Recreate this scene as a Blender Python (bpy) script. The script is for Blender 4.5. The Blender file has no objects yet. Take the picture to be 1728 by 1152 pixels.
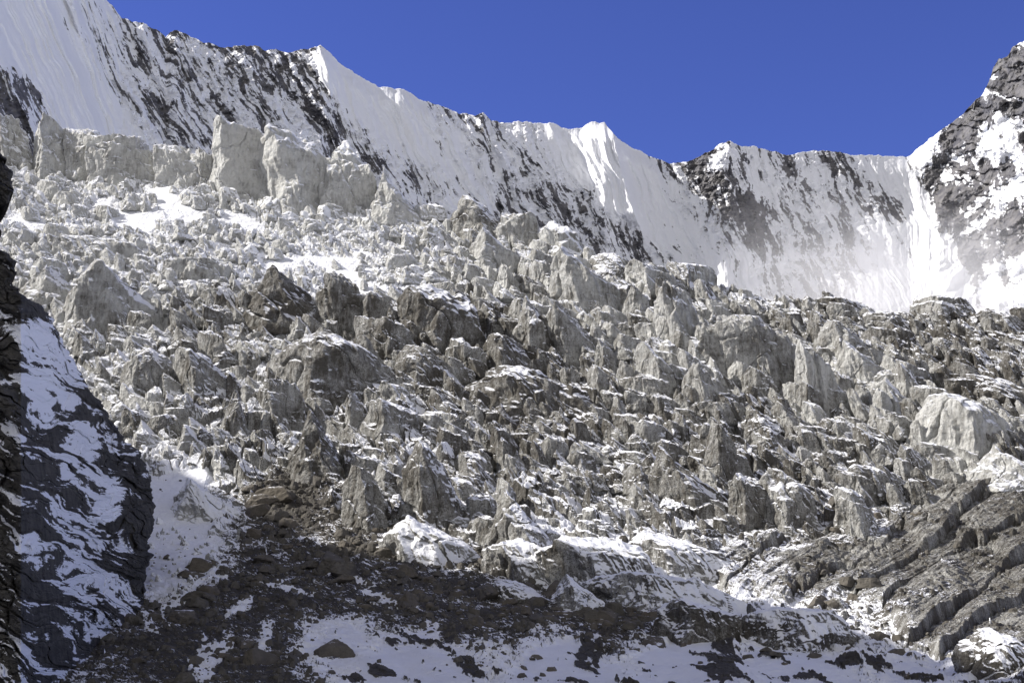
import bpy, math, random
import numpy as np
from mathutils import Vector, Matrix

C = bpy.context.scene.collection
sc = bpy.context.scene
R = math.radians

# ------------------------------------------------------------------ camera, sky, sun, exposure
PITCH = R(15.0)
F = 864.0 / math.tan(R(20.0))          # focal length in photo pixels (photo 1728 wide)
cam = bpy.data.cameras.new('camera')
cam.sensor_width = 36.0
cam.angle = R(40.0)
cam.clip_start = 0.5
cam.clip_end = 20000.0
cam_ob = bpy.data.objects.new('camera', cam)
C.objects.link(cam_ob)
cam_ob.location = (0, 0, 0)
cam_ob.rotation_euler = (R(90) + PITCH, 0, 0)
sc.camera = cam_ob

SUN = np.array([-0.78, 0.01, 0.63])
SUN = SUN / np.linalg.norm(SUN)
SUN_EL = math.asin(SUN[2])
SUN_AZ = math.atan2(SUN[0], SUN[1])    # clockwise from +Y
w = bpy.data.worlds.new("World")
sc.world = w
w.use_nodes = True
nt = w.node_tree
for n in list(nt.nodes):
    nt.nodes.remove(n)
FILL_CLOUD = 2.2
sky = nt.nodes.new('ShaderNodeTexSky')
sky.sky_type = 'NISHITA'
sky.sun_disc = False
sky.sun_elevation = SUN_EL
sky.sun_rotation = SUN_AZ
sky.altitude = 4500
sky.air_density = 1.0
sky.dust_density = 0.1
sky.ozone_density = 2.5
bg = nt.nodes.new('ShaderNodeBackground')
bg.inputs['Strength'].default_value = 0.14
wo = nt.nodes.new('ShaderNodeOutputWorld')
hs_ = nt.nodes.new('ShaderNodeHueSaturation')
hs_.inputs['Hue'].default_value = 0.527
hs_.inputs['Saturation'].default_value = 1.17
nt.links.new(sky.outputs[0], hs_.inputs['Color'])
# bright broken cloud added as fill light in the unseen sky behind and overhead
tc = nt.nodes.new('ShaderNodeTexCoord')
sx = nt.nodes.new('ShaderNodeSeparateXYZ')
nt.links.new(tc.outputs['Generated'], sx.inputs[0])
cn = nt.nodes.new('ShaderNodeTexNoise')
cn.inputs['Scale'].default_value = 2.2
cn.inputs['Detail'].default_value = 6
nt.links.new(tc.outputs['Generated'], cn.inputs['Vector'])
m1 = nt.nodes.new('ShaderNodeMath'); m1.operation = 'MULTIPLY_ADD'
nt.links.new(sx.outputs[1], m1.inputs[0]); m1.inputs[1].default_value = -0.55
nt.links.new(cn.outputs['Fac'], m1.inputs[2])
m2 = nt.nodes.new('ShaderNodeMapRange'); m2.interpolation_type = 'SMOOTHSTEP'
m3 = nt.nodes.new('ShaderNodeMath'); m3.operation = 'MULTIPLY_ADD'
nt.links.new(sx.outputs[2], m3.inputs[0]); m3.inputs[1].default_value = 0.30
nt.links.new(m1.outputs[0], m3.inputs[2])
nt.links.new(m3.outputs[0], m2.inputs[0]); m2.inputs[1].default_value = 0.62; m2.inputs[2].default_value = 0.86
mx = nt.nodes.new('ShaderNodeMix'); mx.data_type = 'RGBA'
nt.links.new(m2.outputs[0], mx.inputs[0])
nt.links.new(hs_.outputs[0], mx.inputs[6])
mx.inputs[7].default_value = (FILL_CLOUD * 1.0, FILL_CLOUD * 0.98, FILL_CLOUD * 0.97, 1)
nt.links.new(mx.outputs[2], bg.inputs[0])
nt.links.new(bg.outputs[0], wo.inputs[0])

sd = bpy.data.lights.new('sun', 'SUN')
sd.energy = 5.0
sd.angle = R(0.5)
sd.color = (1.0, 0.95, 0.88)
so = bpy.data.objects.new('sun', sd)
C.objects.link(so)
so.rotation_euler = Vector(SUN).to_track_quat('Z', 'Y').to_euler()

sc.view_settings.view_transform = 'Standard'
sc.view_settings.look = 'None'
sc.view_settings.gamma = 1.0
sc.view_settings.exposure = 0.5
sc.view_settings.use_curve_mapping = False
sc.cycles.max_bounces = 5
sc.cycles.diffuse_bounces = 3
sc.cycles.volume_bounces = 3

# ------------------------------------------------------------------ helpers
f32 = np.float32
rng = np.random.default_rng(11)


def ray(px, py):
    """direction of photo pixel, scaled so that y = 1"""
    xc = (px - 864.0) / F
    yc = (576.0 - py) / F
    y = math.cos(PITCH) - yc * math.sin(PITCH)
    z = math.sin(PITCH) + yc * math.cos(PITCH)
    return xc / y, z / y


def sstep(a, b, x):
    t = np.clip((x - a) / (b - a), 0, 1)
    return t * t * (3 - 2 * t)


def ihash(ix, iy, seed, iz=None):
    n = ix.astype(np.uint32) * np.uint32(374761393) + iy.astype(np.uint32) * np.uint32(668265263) + np.uint32((seed * 2654435) & 0xffffffff)
    if iz is not None:
        n = n + iz.astype(np.uint32) * np.uint32(2147483647 // 3 * 2 + 1)
    n = (n ^ (n >> np.uint32(13))) * np.uint32(1274126177)
    n = (n ^ (n >> np.uint32(15))) * np.uint32(2246822519)
    return n ^ (n >> np.uint32(16))


_ang = np.arange(256) / 256.0 * 2 * np.pi
_GX, _GY = np.cos(_ang).astype(f32), np.sin(_ang).astype(f32)
_g3 = np.random.default_rng(3).normal(size=(256, 3))
_g3 = (_g3 / np.linalg.norm(_g3, axis=1)[:, None]).astype(f32)


def pn2(x, y, seed):
    x0 = np.floor(x); y0 = np.floor(y)
    fx = (x - x0).astype(f32); fy = (y - y0).astype(f32)
    ix = x0.astype(np.int64).astype(np.int32); iy = y0.astype(np.int64).astype(np.int32)
    u = fx * fx * fx * (fx * (fx * 6 - 15) + 10)
    v = fy * fy * fy * (fy * (fy * 6 - 15) + 10)

    def g(a, b):
        h = ihash(ix + a, iy + b, seed) & np.uint32(255)
        return _GX[h] * (fx - a) + _GY[h] * (fy - b)
    a = g(0, 0); b = g(1, 0); c = g(0, 1); d = g(1, 1)
    l0 = a + (b - a) * u
    l1 = c + (d - c) * u
    return (l0 + (l1 - l0) * v) * f32(1.5)


def pn3(x, y, z, seed):
    x0 = np.floor(x); y0 = np.floor(y); z0 = np.floor(z)
    fx = (x - x0).astype(f32); fy = (y - y0).astype(f32); fz = (z - z0).astype(f32)
    ix = x0.astype(np.int32); iy = y0.astype(np.int32); iz = z0.astype(np.int32)
    u = fx * fx * (3 - 2 * fx); v = fy * fy * (3 - 2 * fy); q = fz * fz * (3 - 2 * fz)

    def g(a, b, c):
        h = ihash(ix + a, iy + b, seed, iz + c) & np.uint32(255)
        t = _g3[h]
        return t[..., 0] * (fx - a) + t[..., 1] * (fy - b) + t[..., 2] * (fz - c)
    r = []
    for c in (0, 1):
        l0 = g(0, 0, c); l0 = l0 + (g(1, 0, c) - l0) * u
        l1 = g(0, 1, c); l1 = l1 + (g(1, 1, c) - l1) * u
        r.append(l0 + (l1 - l0) * v)
    return (r[0] + (r[1] - r[0]) * q) * f32(1.5)


def fbm2(x, y, oc, seed, gain=0.5):
    s = 0; a = 1.0
    for i in range(oc):
        s = s + a * pn2(x * 2 ** i + 17.3 * i, y * 2 ** i - 9.1 * i, seed + i)
        a *= gain
    return s


def fbm3(x, y, z, oc, seed, gain=0.5):
    s = 0; a = 1.0
    for i in range(oc):
        s = s + a * pn3(x * 2 ** i + 7.3 * i, y * 2 ** i, z * 2 ** i - 3.1 * i, seed + i)
        a *= gain
    return s


def ridged2(x, y, oc, seed, gain=0.5):
    s = 0; a = 1.0
    for i in range(oc):
        s = s + a * (1 - 2 * np.abs(pn2(x * 2 ** i + 5.3 * i, y * 2 ** i, seed + i)))
        a *= gain
    return s


def blocks(x, y, seed, tilt=0.9, bx=0.35, by=-0.1, jit=0.85, gap=0.10):
    """tilted plates on jittered cells: height of a broken surface, about -0.6..0.6, and edge distance"""
    x0 = np.floor(x); y0 = np.floor(y)
    ix = x0.astype(np.int32); iy = y0.astype(np.int32)
    fx = (x - x0).astype(f32); fy = (y - y0).astype(f32)
    f1 = np.full(x.shape, 9, f32); f2 = np.full(x.shape, 9, f32)
    hh = np.zeros(x.shape, f32)
    for a in (-1, 0, 1):
        for b in (-1, 0, 1):
            h = ihash(ix + a, iy + b, seed)
            r1 = (h & np.uint32(255)).astype(f32) / 255
            r2 = ((h >> np.uint32(8)) & np.uint32(255)).astype(f32) / 255
            r3 = ((h >> np.uint32(16)) & np.uint32(255)).astype(f32) / 255
            r4 = ((h >> np.uint32(24)) & np.uint32(255)).astype(f32) / 255
            dx = a + 0.5 + jit * (r1 - 0.5) - fx
            dy = b + 0.5 + jit * (r2 - 0.5) - fy
            d = np.sqrt(dx * dx + dy * dy)
            h2 = ihash(ix + a, iy + b, seed + 77)
            tx = ((h2 & np.uint32(255)).astype(f32) / 255 - 0.5) * 2 * tilt + bx
            ty = (((h2 >> np.uint32(8)) & np.uint32(255)).astype(f32) / 255 - 0.5) * 2 * tilt + by
            hv = (r3 - 0.5) * 0.9 + (r4 ** 6) * 0.7 + tx * dx + ty * dy
            m = d < f1
            f2 = np.where(m, f1, np.minimum(f2, d))
            hh = np.where(m, hv, hh)
            f1 = np.where(m, d, f1)
    e = f2 - f1
    return hh * sstep(0, gap, e) - 0.5 * (1 - sstep(0, gap, e)), e


def interp(tab, x):
    t = np.array(tab, float)
    return np.interp(x, t[:, 0], t[:, 1])


def grid_mesh(name, P, attrs=None, mat=None, smooth=False, wrap=None):
    ny, nx = P.shape[:2]
    idx = np.arange(nx * ny, dtype=np.int32).reshape(ny, nx)
    q = np.stack([idx[:-1, :-1], idx[1:, :-1], idx[1:, 1:], idx[:-1, 1:]], -1).reshape(-1, 4)
    return raw_mesh(name, P.reshape(-1, 3), q, {k: v.reshape(-1) for k, v in (attrs or {}).items()}, mat, smooth)


def raw_mesh(name, V, Q, attrs=None, mat=None, smooth=False):
    me = bpy.data.meshes.new(name)
    n = Q.shape[1]
    me.vertices.add(len(V)); me.loops.add(Q.size); me.polygons.add(len(Q))
    me.vertices.foreach_set('co', np.ascontiguousarray(V, f32).ravel())
    me.loops.foreach_set('vertex_index', np.ascontiguousarray(Q, np.int32).ravel())
    me.polygons.foreach_set('loop_start', np.arange(0, Q.size, n, dtype=np.int32))
    me.polygons.foreach_set('loop_total', np.full(len(Q), n, np.int32))
    for k, v in (attrs or {}).items():
        a = me.attributes.new(k, 'FLOAT', 'POINT')
        a.data.foreach_set('value', np.ascontiguousarray(v, f32).ravel())
    me.update(calc_edges=True)
    me.polygons.foreach_set('use_smooth', np.full(len(Q), bool(smooth)))
    if mat:
        me.materials.append(mat)
    return me


def add(name, me, label=None, cat=None, group=None, kind=None):
    o = bpy.data.objects.new(name, me)
    C.objects.link(o)
    if label: o['label'] = label
    if cat: o['category'] = cat
    if group: o['group'] = group
    if kind: o['kind'] = kind
    return o


# ------------------------------------------------------------------ materials
class NT:
    def __init__(self, name):
        self.m = bpy.data.materials.new(name)
        self.m.use_nodes = True
        self.t = self.m.node_tree
        self.b = self.t.nodes['Principled BSDF']

    def n(self, typ, **kw):
        o = self.t.nodes.new(typ)
        for k, v in kw.items():
            setattr(o, k, v)
        return o

    def put(self, sock, v):
        if hasattr(v, 'is_linked') or hasattr(v, 'links'):
            self.t.links.new(v, sock)
        else:
            sock.default_value = v

    def math(self, op, a, b=None, c=None, clamp=False):
        o = self.n('ShaderNodeMath', operation=op, use_clamp=clamp)
        self.put(o.inputs[0], a)
        if b is not None: self.put(o.inputs[1], b)
        if c is not None: self.put(o.inputs[2], c)
        return o.outputs[0]

    def step(self, x, a, b):
        o = self.n('ShaderNodeMapRange', interpolation_type='SMOOTHSTEP')
        self.put(o.inputs[0], x)
        self.put(o.inputs[1], a); self.put(o.inputs[2], b)
        return o.outputs[0]

    def mix(self, f, a, b):
        o = self.n('ShaderNodeMix', data_type='RGBA')
        self.put(o.inputs[0], f)
        for s, v in ((o.inputs[6], a), (o.inputs[7], b)):
            self.put(s, v if not isinstance(v, tuple) else (*v, 1.0))
        return o.outputs[2]

    def noise(self, vec, scale, detail=4, rough=0.55, dist=0.0):
        o = self.n('ShaderNodeTexNoise')
        self.put(o.inputs['Vector'], vec)
        o.inputs['Scale'].default_value = scale
        o.inputs['Detail'].default_value = detail
        o.inputs['Roughness'].default_value = rough
        o.inputs['Distortion'].default_value = dist
        return o.outputs['Fac']

    def attr(self, name, typ='GEOMETRY'):
        o = self.n('ShaderNodeAttribute', attribute_type=typ, attribute_name=name)
        return o.outputs['Fac']

    def scale(self, vec, s):
        o = self.n('ShaderNodeVectorMath', operation='MULTIPLY')
        self.put(o.inputs[0], vec); o.inputs[1].default_value = s
        return o.outputs[0]

    def bump(self, h, strength, dist):
        o = self.n('ShaderNodeBump')
        o.inputs['Strength'].default_value = strength
        o.inputs['Distance'].default_value = dist
        self.put(o.inputs['Height'], h)
        return o.outputs[0]


SNOW = (0.83, 0.845, 0.885)


def ice_material(name, source):
    """ice under snow, dirt and rock grit; source GEOMETRY reads vertex attributes, OBJECT reads the block's own properties"""
    k = NT(name)
    geo = k.n('ShaderNodeNewGeometry')
    pos = geo.outputs['Position']
    sep = k.n('ShaderNodeSeparateXYZ'); k.put(sep.inputs[0], geo.outputs['Normal'])
    dirt = k.attr('dirt', source)
    snowb = k.attr('snow', source)
    rock = k.attr('rock', source)
    n1 = k.noise(pos, 0.10, 5, 0.6)
    n2 = k.noise(pos, 0.55, 5, 0.65)
    n3 = k.noise(pos, 2.2, 3, 0.6)
    streak = k.noise(k.scale(pos, (1.0, 1.0, 0.13)), 0.55, 4, 0.6, 0.4)
    band = k.noise(k.scale(pos, (0.06, 0.06, 1.0)), 0.35, 3, 0.6, 1.0)
    # dirt level on the walls
    d = k.math('ADD', k.math('ADD', dirt, 0.0), k.math('MULTIPLY', k.math('SUBTRACT', n1, 0.5), 2.0))
    d = k.math('ADD', d, k.math('MULTIPLY', k.math('SUBTRACT', streak, 0.5), 1.5))
    d = k.math('ADD', d, k.math('MULTIPLY', k.math('SUBTRACT', band, 0.5), 0.45))
    d = k.math('ADD', d, k.math('MULTIPLY', k.math('SUBTRACT', n2, 0.5), 1.0), clamp=True)
    clean = k.mix(n2, (0.51, 0.515, 0.495), (0.72, 0.72, 0.69))
    dirty = k.mix(streak, (0.058, 0.053, 0.045), (0.155, 0.144, 0.122))
    col = k.mix(d, clean, dirty)
    # grit lying on the ice
    grit = k.step(k.math('ADD', n3, k.math('MULTIPLY', dirt, 0.20)), 0.66, 0.74)
    col = k.mix(k.math('MULTIPLY', grit, 0.75), col, (0.085, 0.078, 0.068))
    # rock
    rn = k.noise(pos, 0.8, 5, 0.7)
    rcol = k.mix(rn, (0.036, 0.034, 0.030), (0.135, 0.123, 0.105))
    rk = k.step(k.math('ADD', rock, k.math('MULTIPLY', k.math('SUBTRACT', n2, 0.5), 1.2)), 0.42, 0.56)
    col = k.mix(rk, col, rcol)
    # snow on what looks up
    s = k.math('ADD', sep.outputs[2], k.math('MULTIPLY', sep.outputs[0], 0.22))
    s = k.math('ADD', s, k.math('MULTIPLY', k.math('SUBTRACT', n2, 0.5), 0.34))
    s = k.math('ADD', s, k.math('MULTIPLY', k.math('SUBTRACT', n1, 0.5), 1.1))
    s = k.math('ADD', s, k.math('MULTIPLY', k.math('SUBTRACT', n3, 0.5), 0.14))
    s = k.math('ADD', s, k.math('MULTIPLY', snowb, 0.40))
    s = k.math('SUBTRACT', s, k.math('MULTIPLY', rk, 0.22))
    sn = k.step(s, 0.54, 0.64)
    col = k.mix(sn, col, SNOW)
    k.put(k.b.inputs['Base Color'], col)
    k.b.inputs['Roughness'].default_value = 0.75
    k.b.inputs['Specular IOR Level'].default_value = 0.25
    bh = k.math('ADD', k.math('MULTIPLY', n2, 1.2), k.math('MULTIPLY', n3, 0.45))
    bh = k.math('ADD', bh, k.math('MULTIPLY', streak, 1.0))
    vo = k.n('ShaderNodeTexVoronoi')
    k.put(vo.inputs['Vector'], k.scale(pos, (1.0, 1.0, 0.6))); vo.inputs['Scale'].default_value = 0.45
    bh = k.math('ADD', bh, k.math('MULTIPLY', vo.outputs['Distance'], 0.9))
    bh = k.math('MULTIPLY', bh, k.math('SUBTRACT', 1.0, k.math('MULTIPLY', sn, 0.75)))
    k.put(k.b.inputs['Normal'], k.bump(bh, 1.0, 1.1))
    return k.m


def mountain_material(name, dark=(0.045, 0.045, 0.05), light=(0.15, 0.145, 0.14), edge=(0.40, 0.60), sc_=0.05):
    k = NT(name)
    geo = k.n('ShaderNodeNewGeometry')
    pos = geo.outputs['Position']
    rock = k.attr('rock')
    n1 = k.noise(pos, sc_, 6, 0.65)
    n2 = k.noise(pos, sc_ * 5, 4, 0.65)
    rcol = k.mix(k.step(n1, 0.3, 0.7), dark, light)
    r = k.math('ADD', rock, k.math('MULTIPLY', k.math('SUBTRACT', n2, 0.5), 0.55))
    r = k.math('ADD', r, k.math('MULTIPLY', k.math('SUBTRACT', n1, 0.5), 0.35))
    n3 = k.noise(pos, sc_ * 14, 3, 0.6)
    r = k.math('ADD', r, k.math('MULTIPLY', k.math('SUBTRACT', n3, 0.5), 0.30))
    col = k.mix(k.step(r, edge[0], edge[1]), SNOW, rcol)
    k.put(k.b.inputs['Base Color'], col)
    k.b.inputs['Roughness'].default_value = 0.8
    k.b.inputs['Specular IOR Level'].default_value = 0.2
    k.put(k.b.inputs['Normal'], k.bump(k.math('MULTIPLY', n2, rock), 0.6, 0.35 / sc_ * 0.05))
    return k.m


def boulder_material(name):
    k = NT(name)
    geo = k.n('ShaderNodeNewGeometry')
    pos = geo.outputs['Position']
    sep = k.n('ShaderNodeSeparateXYZ'); k.put(sep.inputs[0], geo.outputs['Normal'])
    oi = k.n('ShaderNodeObjectInfo')
    n1 = k.noise(pos, 0.5, 5, 0.65)
    n2 = k.noise(pos, 2.5, 4, 0.65)
    c1 = k.mix(n1, (0.04, 0.038, 0.034), (0.17, 0.157, 0.136))
    c2 = k.mix(n1, (0.065, 0.056, 0.044), (0.19, 0.168, 0.136))
    col = k.mix(oi.outputs['Random'], c1, c2)
    s = k.math('ADD', sep.outputs[2], k.math('MULTIPLY', k.math('SUBTRACT', n1, 0.5), 1.2))
    s = k.math('ADD', s, k.math('MULTIPLY', k.math('SUBTRACT', oi.outputs['Random'], 0.5), 0.25))
    col = k.mix(k.step(s, 1.02, 1.12), col, SNOW)
    k.put(k.b.inputs['Base Color'], col)
    k.b.inputs['Roughness'].default_value = 0.85
    k.b.inputs['Specular IOR Level'].default_value = 0.2
    k.put(k.b.inputs['Normal'], k.bump(n2, 0.6, 0.35))
    return k.m


M_GLACIER = ice_material('glacier_ice', 'GEOMETRY')
M_SERAC = ice_material('serac_ice', 'OBJECT')
M_RIDGE = mountain_material('ridge_snow_and_rock', (0.065, 0.065, 0.078), (0.18, 0.175, 0.175), (0.36, 0.66))  # ridge rock colour lightened to stand in for distance haze
M_CLIFF = mountain_material('cliff_rock', (0.03, 0.029, 0.027), (0.085, 0.08, 0.072), (0.44, 0.54), 0.35)
M_BOULDER = boulder_material('boulder_rock')

# ------------------------------------------------------------------ glacier terrain
SKY = [(-900, 200), (-200, 240), (0, 272), (100, 290), (200, 300), (300, 303), (450, 330), (600, 352), (700, 366), (800, 396),
       (900, 412), (1000, 435), (1100, 455), (1200, 478), (1300, 505), (1400, 512), (1500, 528), (1600, 528), (1728, 528), (2600, 540)]
BOT = 1190.0
DV = [(0, 860), (0.2, 700), (0.45, 585), (0.7, 462), (0.85, 360), (0.93, 300), (1.0, 245)]


def base_sky(px):
    return interp(SKY, px)


def base_depth(px, v):
    far = 1.0 - 0.10 * sstep(0, 1700, px)
    wgt = 1 - v
    return interp(DV, v) * (1 + (far - 1) * wgt)


def base_point(px, py):
    g = base_sky(px)
    v = np.clip((py - g) / (BOT - g), 0, 1)
    D = base_depth(px, v)
    a, t = ray(px, py)
    return a * D, D, t * D


#        px   py  amp dirt snow rock fine stripe
REG = [(60, 330, 18, .02, .55, 0, .85, 0), (250, 340, 18, .02, .60, 0, .85, 0), (450, 390, 20, .03, .55, 0, 1, 0), (600, 430, 14, .05, .6, 0, 1, 0),
       (100, 480, 24, .12, .2, 0, .5, 0), (300, 470, 18, .15, .4, 0, .7, 0), (550, 470, 10, .05, .7, 0, .9, 0),
       (200, 600, 26, .30, .3, 0, .3, 0), (330, 550, 28, .5, 0, 0, .2, 0), (600, 560, 32, .60, -.25, 0, .1, 0), (800, 580, 34, .72, -.3, 0, .1, 0),
       (700, 420, 20, .15, .5, 0, .5, 0), (830, 450, 26, .28, .25, 0, .3, 0), (1000, 490, 32, .25, .05, 0, .1, 0), (1200, 560, 36, .28, 0, 0, .1, 0),
       (1300, 500, 16, .40, .3, 0, .4, 0), (1400, 535, 22, .62, .15, .1, .5, 0), (1600, 570, 24, .68, .15, .1, .4, 0), (1700, 600, 16, .70, .1, .1, .4, 0),
       (1640, 650, 28, .72, -.1, .1, .3, 0), (1400, 640, 34, .28, .05, 0, .1, 0), (1620, 740, 32, .18, .05, 0, .1, 0), (1500, 700, 34, .34, .1, 0, .2, 0),
       (500, 690, 30, .5, .15, 0, .1, 0), (300, 720, 31, .40, .45, 0, .3, 0), (700, 700, 33, .55, .2, 0, .2, 0), (880, 670, 31, .8, -.3, 0, .2, 0),
       (950, 720, 25, .75, 0, .1, .2, 0), (1100, 720, 33, .62, .1, 0, .2, 0), (1250, 790, 36, .6, 0, 0, .1, 0), (1480, 800, 34, .58, .2, 0, .2, 0),
       (620, 820, 28, .55, .25, 0, .2, 0), (400, 775, 28, .45, .2, 0, .2, 0), (390, 840, 14, .6, .1, .4, .4, 0), (330, 840, 7, .1, 1.2, -.3, .3, 0), (480, 850, 9, .8, -.5, 1, 1, 0), (560, 900, 9, .8, -.2, .95, 1, 0),
       (850, 850, 36, .6, .2, 0, .1, 0), (1050, 820, 30, .60, .35, 0, .4, 0), (1150, 900, 24, .60, .35, 0, .15, 0), (1350, 885, 20, .66, .05, 0, .2, .2),
       (950, 930, 16, .55, .7, 0, .2, 0), (1100, 970, 14, .55, .7, 0, .1, .6),
       (1500, 950, 8, .66, -1.1, 0, .5, 1), (1650, 880, 8, .66, -1.1, 0, .6, .7), (1690, 1000, 9, .66, -1.1, 0, .4, 1), (1600, 1080, 9, .66, -1.1, 0, .4, 1),
       (1380, 970, 9, .74, -1.0, 0, .4, 1), (1440, 900, 14, .70, -.5, 0, .3, .6), (1270, 955, 12, .72, -.45, .1, .3, .8),
       (290, 940, 6, .1, .9, 0, .5, 0), (300, 1090, 6, .8, -.55, 1, .8, 0), (180, 1120, 6, .8, -.3, .9, .8, 0), (430, 1000, 8, .8, -.5, 1, .9, 0), (450, 1100, 6, .8, -.5, .95, .9, 0), (620, 990, 9, .8, -.3, 1, .9, 0),
       (780, 1025, 8, .8, -.4, 1.2, .9, 0), (900, 1030, 8, .8, -.4, 1.2, .9, 0), (1010, 1040, 8, .8, -.3, 1.1, .9, 0), (690, 1000, 8, .8, -.4, 1.2, .9, 0), (1100, 1050, 8, .7, -.1, .8, .9, 0), (560, 1010, 8, .8, -.4, 1.2, .9, 0), (700, 1110, 4, .3, 1.1, -.2, .2, 0), (950, 1120, 3, .2, 1.2, -.3, .2, 0), (1150, 1110, 4, .2, 1.1, -.1, .2, 0), (570, 1080, 4, .3, .8, 0, .2, 0),
       (1350, 1110, 6, .4, .9, 0, .3, 0), (1550, 1140, 6, .4, .8, 0, .3, 0), (1180, 1030, 16, .7, .3, .2, .2, 0), (1380, 1050, 12, .6, .5, .4, .5, 0)]
_reg = np.array(REG, float)


def region(px, py, sg=70.0):
    """soft blend of the region table at photo positions: amp, dirt, snow, rock, fine, stripe"""
    shp = px.shape
    x = px.ravel().astype(f32); y = py.ravel().astype(f32)
    acc = np.zeros((6, x.size), f32); ws = np.zeros(x.size, f32)
    for r in _reg:
        d2 = ((x - f32(r[0])) ** 2 + (1.35 * (y - f32(r[1]))) ** 2) / f32(2 * sg * sg)
        wgt = 1.0 / (1e-3 + d2) ** 2.0
        ws += wgt
        for j in range(6):
            acc[j] += wgt * f32(r[2 + j])
    acc /= ws
    acc[1] += 0.14 * sstep(430, 560, y)
    return [a.reshape(shp) for a in acc]


cols = np.concatenate([np.linspace(-900, -60, 60, endpoint=False), np.linspace(-60, 1790, 1420, endpoint=False), np.linspace(1790, 2600, 60)])
NROW = 1350
rows = np.linspace(0, 1, NROW)
PX, VV = np.meshgrid(cols, rows)
G = base_sky(PX)
PY = G + VV * (BOT - G)
amp, dirt, snow, rockm, fine, stripe = region(PX + 30 * fbm2(PX / 60, PY / 45, 2, 5), PY + 22 * fbm2(PX / 60, PY / 45, 2, 6))
X, Y, Z = base_point(PX, PY)
PXM = Y / F                                   # metres per photo pixel here
wx = X + 5 * fbm2(X / 22, Y / 22, 3, 21)
wy = Y + 5 * fbm2(X / 22, Y / 22, 3, 22)
b1, e1 = blocks(wx / 25, wy / 30, 31, gap=0.13)
b2, e2 = blocks(wx / 10.5, wy / 12, 32, gap=0.14)
b3, e3 = blocks(X / 4.6 + 0.3 * b1, Y / 5.2, 33, gap=0.14)
b4, e4 = blocks(X / 2.2, Y / 2.8, 34, gap=0.18)
b5, e5 = blocks(X / 0.85, Y / 0.9, 35, gap=0.25)
coarse = 1 - fine
hp = amp * ((0.3 + 0.7 * coarse) * 1.0 * b1 + (0.3 + 0.7 * coarse) * 0.72 * b2)
calm = 1 - 0.7 * sstep(0.2, 0.7, rockm)
calm = calm * (1 - 0.5 * sstep(860, 930, PY))
hm = (2.5 * (0.30 + 0.80 * fine) * b3 * (0.5 + amp / 50) + 0.6 * b4 * (0.25 + 0.95 * fine)) * calm + 0.10 * b5 + 0.9 * fbm2(X / 5, Y / 5, 4, 41, 0.5)
drift = sstep(0.10, 0.34, fbm2(X / 34 + Y / 60, Y / 46, 3, 47, 0.5)) * sstep(0.55, 0.8, fine) * sstep(0.4, 0.2, dirt)
hp = hp + hm / PXM
hp = hp * (1 - 0.8 * drift)
snow = snow + 0.7 * drift
smoothsnow = sstep(0.55, 0.95, snow) * sstep(690, 760, PY)
hp = hp * (1 - 0.97 * smoothsnow) + smoothsnow * (5 * fbm2(X / 25, Y / 25, 3, 44) + 0.8 * fbm2(X / 3, Y / 3, 3, 45))
# dirty slabs: long ramps cut by parallel crevasse walls (lower right)
a0, b0 = math.cos(R(33)), math.sin(R(33))
along = PX * a0 - PY * b0
across = PX * b0 + PY * a0
u = across + 20 * fbm2(along / 220, across / 60, 3, 51) + 4 * fbm2(along / 28, across / 25, 3, 52)
u = u + 30 * pn2(across / 95, along / 900, 57)
cell = u / 58.0
ci = np.floor(cell); cf = cell - ci
hsh = ihash(ci.astype(np.int32), np.zeros_like(ci).astype(np.int32), 9)
rnd = (hsh & np.uint32(255)).astype(f32) / 255
modu = 0.5 + 0.5 * sstep(-0.35, 0.2, fbm2(along / 120 + rnd * 30, ci * 3.1, 2, 53))
saw = (cf * (0.4 + 0.6 * rnd)) * sstep(1.0, 0.93, cf)
hs = 25 * modu * saw + 10 * modu * (sstep(0.5, 0.47, np.abs(cf - 0.5))) + 3.0 * fbm2(along / 60, across / 7, 4, 54, 0.6) + 4 * b3 * sstep(0.0, 0.3, fbm2(along / 70, across / 50, 2, 59)) + 0.5 * b5 + 1.0 * b4
hs = hs + 7 * b2 * sstep(-0.1, 0.4, fbm2(along / 90, across / 70, 2, 58))
st = sstep(0.25, 0.75, stripe)
hp = hp * (1 - st) + hs * st
edgefade = sstep(0, 0.012, VV)
hp = hp * (0.3 + 0.7 * edgefade)
Z = Z + hp * PXM
oa = (PX * 0.94 + PY * 0.34); oc = (PY * 0.94 - PX * 0.34)
outc = fbm2(oa / 75, oc / 17, 4, 151, 0.55) + 0.35 * fbm2(PX / 14, PY / 9, 3, 152)
low_ = sstep(1035, 1075, PY) * sstep(500, 600, PX)
for (ex, ey_, ew, eh, ang) in ((620, 1138, 70, 9, -8), (790, 1128, 60, 13, 28), (985, 1098, 10, 34, 10), (1008, 1104, 8, 28, 8), (1225, 1105, 26, 48, 0), (1320, 1140, 60, 9, 0), (560, 1110, 34, 8, -30), (1180, 1130, 40, 7, 10), (700, 1075, 40, 6, 18), (1450, 1118, 50, 10, 12), (1560, 1146, 60, 9, 8), (900, 1148, 40, 6, 5)):
    ca_, sa_ = math.cos(R(ang)), math.sin(R(ang))
    qa = (PX - ex) * ca_ + (PY - ey_) * sa_; qb = -(PX - ex) * sa_ + (PY - ey_) * ca_
    outc = outc + 1.1 * np.exp(-(qa / ew) ** 2 - (qb / eh) ** 2)
om = sstep(0.42, 0.58, outc - 0.20) * low_
Z = Z + om * (2.5 + 4 * b3 + 1.5 * fbm2(PX / 9, PY / 6, 3, 153)) * PXM
Z = Z + low_ * PXM * 7 * fbm2(oa / 160, oc / 45, 3, 154)
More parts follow.
